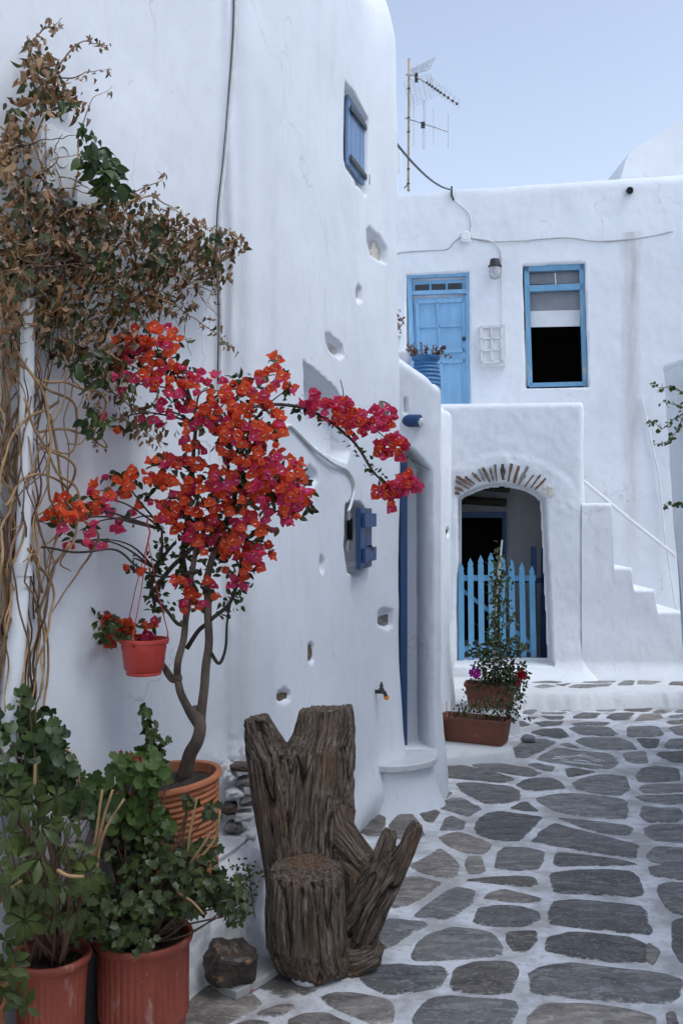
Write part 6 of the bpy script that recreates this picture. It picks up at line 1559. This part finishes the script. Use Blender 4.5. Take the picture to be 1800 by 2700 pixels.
for k in range(14): p = uc_+Vector((.10+.006*k*.9, -.05, hh-.01+.01*math.sin(k))); it.append((random.choice(SUC), place(p, rv(), rv(), .022)))
scatter(ur, 'leaf', it, 150)
wc = P(1036, 905, 7.05); wp = thing('white_pot', 'white flowerpot with spiky succulent peeking past the tall house corner', 'potted plant', wc)
b = MB(); b.lathe([(0, -.06), (.040, -.06), (.052, .04), (.060, .042), (.060, .065), (.05, .065)], wc, 28); b.build('pot', MAT['white_pvc'], wp, autos=40)
b = MB(); b.box(wc+Vector((0, 0, -.26)), (.2, .2, .40), None, .02); b.build('stand', MAT['plaster'], wp)
it = []
for _ in range(90): x, y = in_blob(1042, 850, 20, 36); it.append((random.choice(SUC), place(P(x, y, 7.05+random.uniform(-.05, .05)), rv()+Vector((0, 0, .8)), rv(), random.uniform(.018, .032))))
scatter(wp, 'leaf', it, 90); stems(wp, wc+Vector((0, 0, .06)), [P(1045, 830, 7.05), P(1040, 850, 7.05), P(1055, 860, 7.03)], .004, MAT['stem_brown'])

# ---- planters by the wing corner
def ledge_block(name, label, pts, z0, z1):
    o_ = [Vector((x, y, z0)) for x, y in chaikin(pts, 1, True)]; n = len(o_); V = []; Fc = []; c = sum(o_, Vector())/n
    for z, g in ((z0, .05), ((z0+z1)/2, .02), (z1-.02, .0), (z1, -.03)):
        for p in o_: d = (p-c); d.z = 0; k = (d.length+g)/d.length; V.append((c.x+d.x*k, c.y+d.y*k, z+.012*mnoise.noise(Vector((p.x*9, p.y*9, z*5)))))
    for i in range(3):
        for k in range(n): Fc.append((i*n+k, i*n+(k+1) % n, (i+1)*n+(k+1) % n, (i+1)*n+k))
    Fc.append(tuple(3*n+k for k in range(n))); return tag(mesh_obj(name, V, Fc, MAT['plaster_rough']), label, 'ledge')
ledge_block('whitewashed_ledge', 'worn whitewashed ledge under the brown planter trough', [(.66, 7.45), (1.0, 7.62), (1.34, 7.70), (1.36, 8.0), (1.30, 8.3), (.80, 8.5), (.70, 7.9)], -.45, -.25)
ledge_block('whitewashed_ledge', 'whitewashed step behind the planter carrying the upper trough', [(.92, 8.72), (1.56, 8.72), (1.60, 9.3), (1.55, 9.95), (1.0, 9.95)], -.45, -.16)
def trough(name, label, a, c, w, h, mat):
    """long planter box between two bottom corners, flaring to a lip"""
    a, c = Vector(a), Vector(c); d = (c-a).normalized(); s = Vector((-d.y, d.x, 0)); t = thing(name, label, 'planter', (a+c)/2); L = (c-a).length
    V = []; Fc = []; m_ = (a+c)/2
    for k, (z, gl, gw) in enumerate(((0, 0, 0), (.02, .008, .006), (h-.03, .03, .022), (h-.028, .042, .034), (h, .046, .038), (h, .03, .022), (h-.04, .022, .016))):
        hl, hw = L/2+gl, w/2+gw; cr = .012
        for x, y in ((-hl+cr, -hw), (hl-cr, -hw), (hl, -hw+cr), (hl, hw-cr), (hl-cr, hw), (-hl+cr, hw), (-hl, hw-cr), (-hl, -hw+cr)): V.append(m_+d*x+s*y+Vector((0, 0, z)))
    for i in range(6):
        for k in range(8): Fc.append((i*8+k, i*8+(k+1) % 8, (i+1)*8+(k+1) % 8, (i+1)*8+k))
    Fc.append(tuple(range(7, -1, -1))); b = MB(); b.add(V, Fc); b.build('trough', mat, t, autos=35)
    b = MB(); b.add([m_+d*x+s*y+Vector((0, 0, h-.03)) for x, y in ((-L/2, -w/2), (L/2, -w/2), (L/2, w/2), (-L/2, w/2))], [(0, 1, 2, 3)]); b.build('soil', MAT['soil'], t); return t
pl = trough('planter_trough', 'long brown plastic planter trough on the ledge by the corner', (.855, 8.12, -.245), (1.29, 7.90, -.245), .15, .20, MAT['planter_brown'])
b = MB(); q = P(1252, 1938, 7.87); b.box(q, (.03, .012, .022)); b.build('drain_tab', MAT['planter_brown'], pl)
it = []
for cx, cy, rx, ry, n in [(1300, 1865, 50, 30, 150), (1230, 1872, 30, 20, 60), (1340, 1850, 22, 45, 70), (1360, 1830, 14, 60, 60), (1352, 1890, 18, 14, 20), (1225, 1840, 12, 35, 18), (1390, 1895, 8, 6, 4)]:
    for _ in range(n): x, y = in_blob(cx, cy, rx, ry); it.append((random.choice(DSM), place(P(x, y, random.uniform(7.85, 8.05)), rv()+Vector((0, -.2, -.3)), rv()+Vector((.2, -.8, .5)), random.uniform(.022, .042))))
scatter(pl, 'leaf', it, 180)
for x, y0, y1 in ((1178, 1885, 1848), (1190, 1885, 1845), (1239, 1888, 1845), (1250, 1888, 1843), (1261, 1888, 1846), (1268, 1890, 1856), (1275, 1890, 1848), (1319, 1896, 1868), (1325, 1897, 1868), (1257, 1888, 1852), (1244, 1888, 1860)):
    b = MB(); b.tube([P(x, y0+6, 7.98), P(x+random.uniform(-6, 2), y1, 7.98)], .003, 5); b.build('stick', MAT['twig_pale'], pl)
rp_ = trough('rose_trough', 'small terracotta coloured trough with tall staked climbing rose', (1.16, 9.02, -.155), (1.53, 8.94, -.155), .16, .215, MAT['planter_brown'])
it = []
for cx, cy, rx, ry, n in [(1312, 1460, 14, 30, 16), (1308, 1530, 16, 40, 50), (1330, 1540, 20, 30, 24), (1305, 1600, 16, 45, 60), (1335, 1600, 14, 25, 16), (1305, 1665, 20, 40, 60), (1345, 1640, 20, 20, 16), (1300, 1720, 40, 35, 110), (1350, 1710, 34, 30, 60), (1260, 1715, 30, 22, 34), (1300, 1765, 55, 35, 140), (1350, 1770, 40, 30, 70), (1385, 1710, 16, 14, 10), (1265, 1790, 30, 25, 40), (1370, 1800, 18, 50, 70), (1320, 1800, 50, 25, 70), (1338, 1490, 14, 12, 8)]:
    for _ in range(int(n*1.7)): x, y = in_blob(cx, cy, rx, ry); it.append((random.choice(GREEN if random.random() < .4 else DSM), place(P(x, y, random.uniform(8.75, 9.05)), rv()+Vector((0, -.2, -.1)), rv()+Vector((.2, -.8, .5)), random.uniform(.028, .050))))
scatter(rp_, 'leaf', it, 300)
b = MB(); b.tube([P(1300, 1800, 8.98), P(1305, 1600, 8.98), P(1318, 1470, 8.97)], .016, 6); b.build('stake', MAT['white_wood'], rp_)
b = MB(); b.tube([P(1312, 1560, 8.95), P(1318, 1480, 8.95), P(1323, 1424, 8.95)], .008, 5); b.build('stake', MAT['white_wood'], rp_)
stems(rp_, P(1300, 1800, 8.98), [P(1310, 1480, 8.95), P(1335, 1520, 8.93), P(1305, 1560, 8.93), P(1345, 1640, 8.9), P(1260, 1710, 8.9), P(1385, 1708, 8.9), P(1350, 1700, 8.9)], .005, MAT['bark_dark'])
for x, y in ((1287, 1540), (1280, 1590), (1270, 1650), (1300, 1490), (1375, 1690), (1285, 1560)):
    q = P(x+20, y+40, 8.9); stem_part(rp_, [q, P(x+5, y+10, 8.85), P(x-22, y-8, 8.8)], .0014, MAT['stem_tan'], 'thorn_twig', 4)
for (x, y, V_, s) in ((1246, 1772, MAG, .06), (1253, 1778, MAG, .05), (1365, 1783, ROSE, .06), (1362, 1792, ROSE, .05), (1370, 1776, ROSE, .05)):
    q = P(x, y, 8.72); scatter(rp_, 'petal', [(V_[0], place(q+rv(.012), rv(), Vector((.1, -1, .4))+rv(.4), s*random.uniform(.7, 1))) for _ in range(5)], 5)
# ---- leafy sprays on the right wall
rs = thing('wall_creeper', 'sparse leafy creeper sprays hanging over the right garden wall', 'creeper', P(1800, 1010, 8.4)); it = []
for q in ([(1800, 1035), (1770, 1020), (1740, 1022), (1710, 1012)], [(1805, 1090), (1775, 1105), (1745, 1130), (1720, 1112), (1698, 1118)], [(1800, 1100), (1780, 1140), (1755, 1165), (1725, 1172)], [(1805, 1330), (1785, 1325), (1765, 1332), (1748, 1332)], [(1800, 1075), (1770, 1065), (1745, 1060)]):
    w = [P(x, y, 8.25) for x, y in q]; stem_part(rs, w, [.005, .002], MAT['stem_tan'])
    for p in spline(w, 7):
        for _ in range(1): it.append((random.choice(GER), place(p+rv(.012), rv()+Vector((0, -.2, -.4)), rv()+Vector((-.3, -.8, .4)), random.uniform(.022, .042))))
scatter(rs, 'leaf', it, 200)

# one fallen bract on the paving
q = G(664, 2622); o = bpy.data.objects.new('fallen_bract', PNK[0].mesh('blossom')); o.matrix_basis = place(q+Vector((0, 0, .012)), rv(), Vector((-.2, -.2, 1)), .011); link(o)
tag(o, 'tiny fallen pink bract on the paving beside the flat grey slab', 'petal')
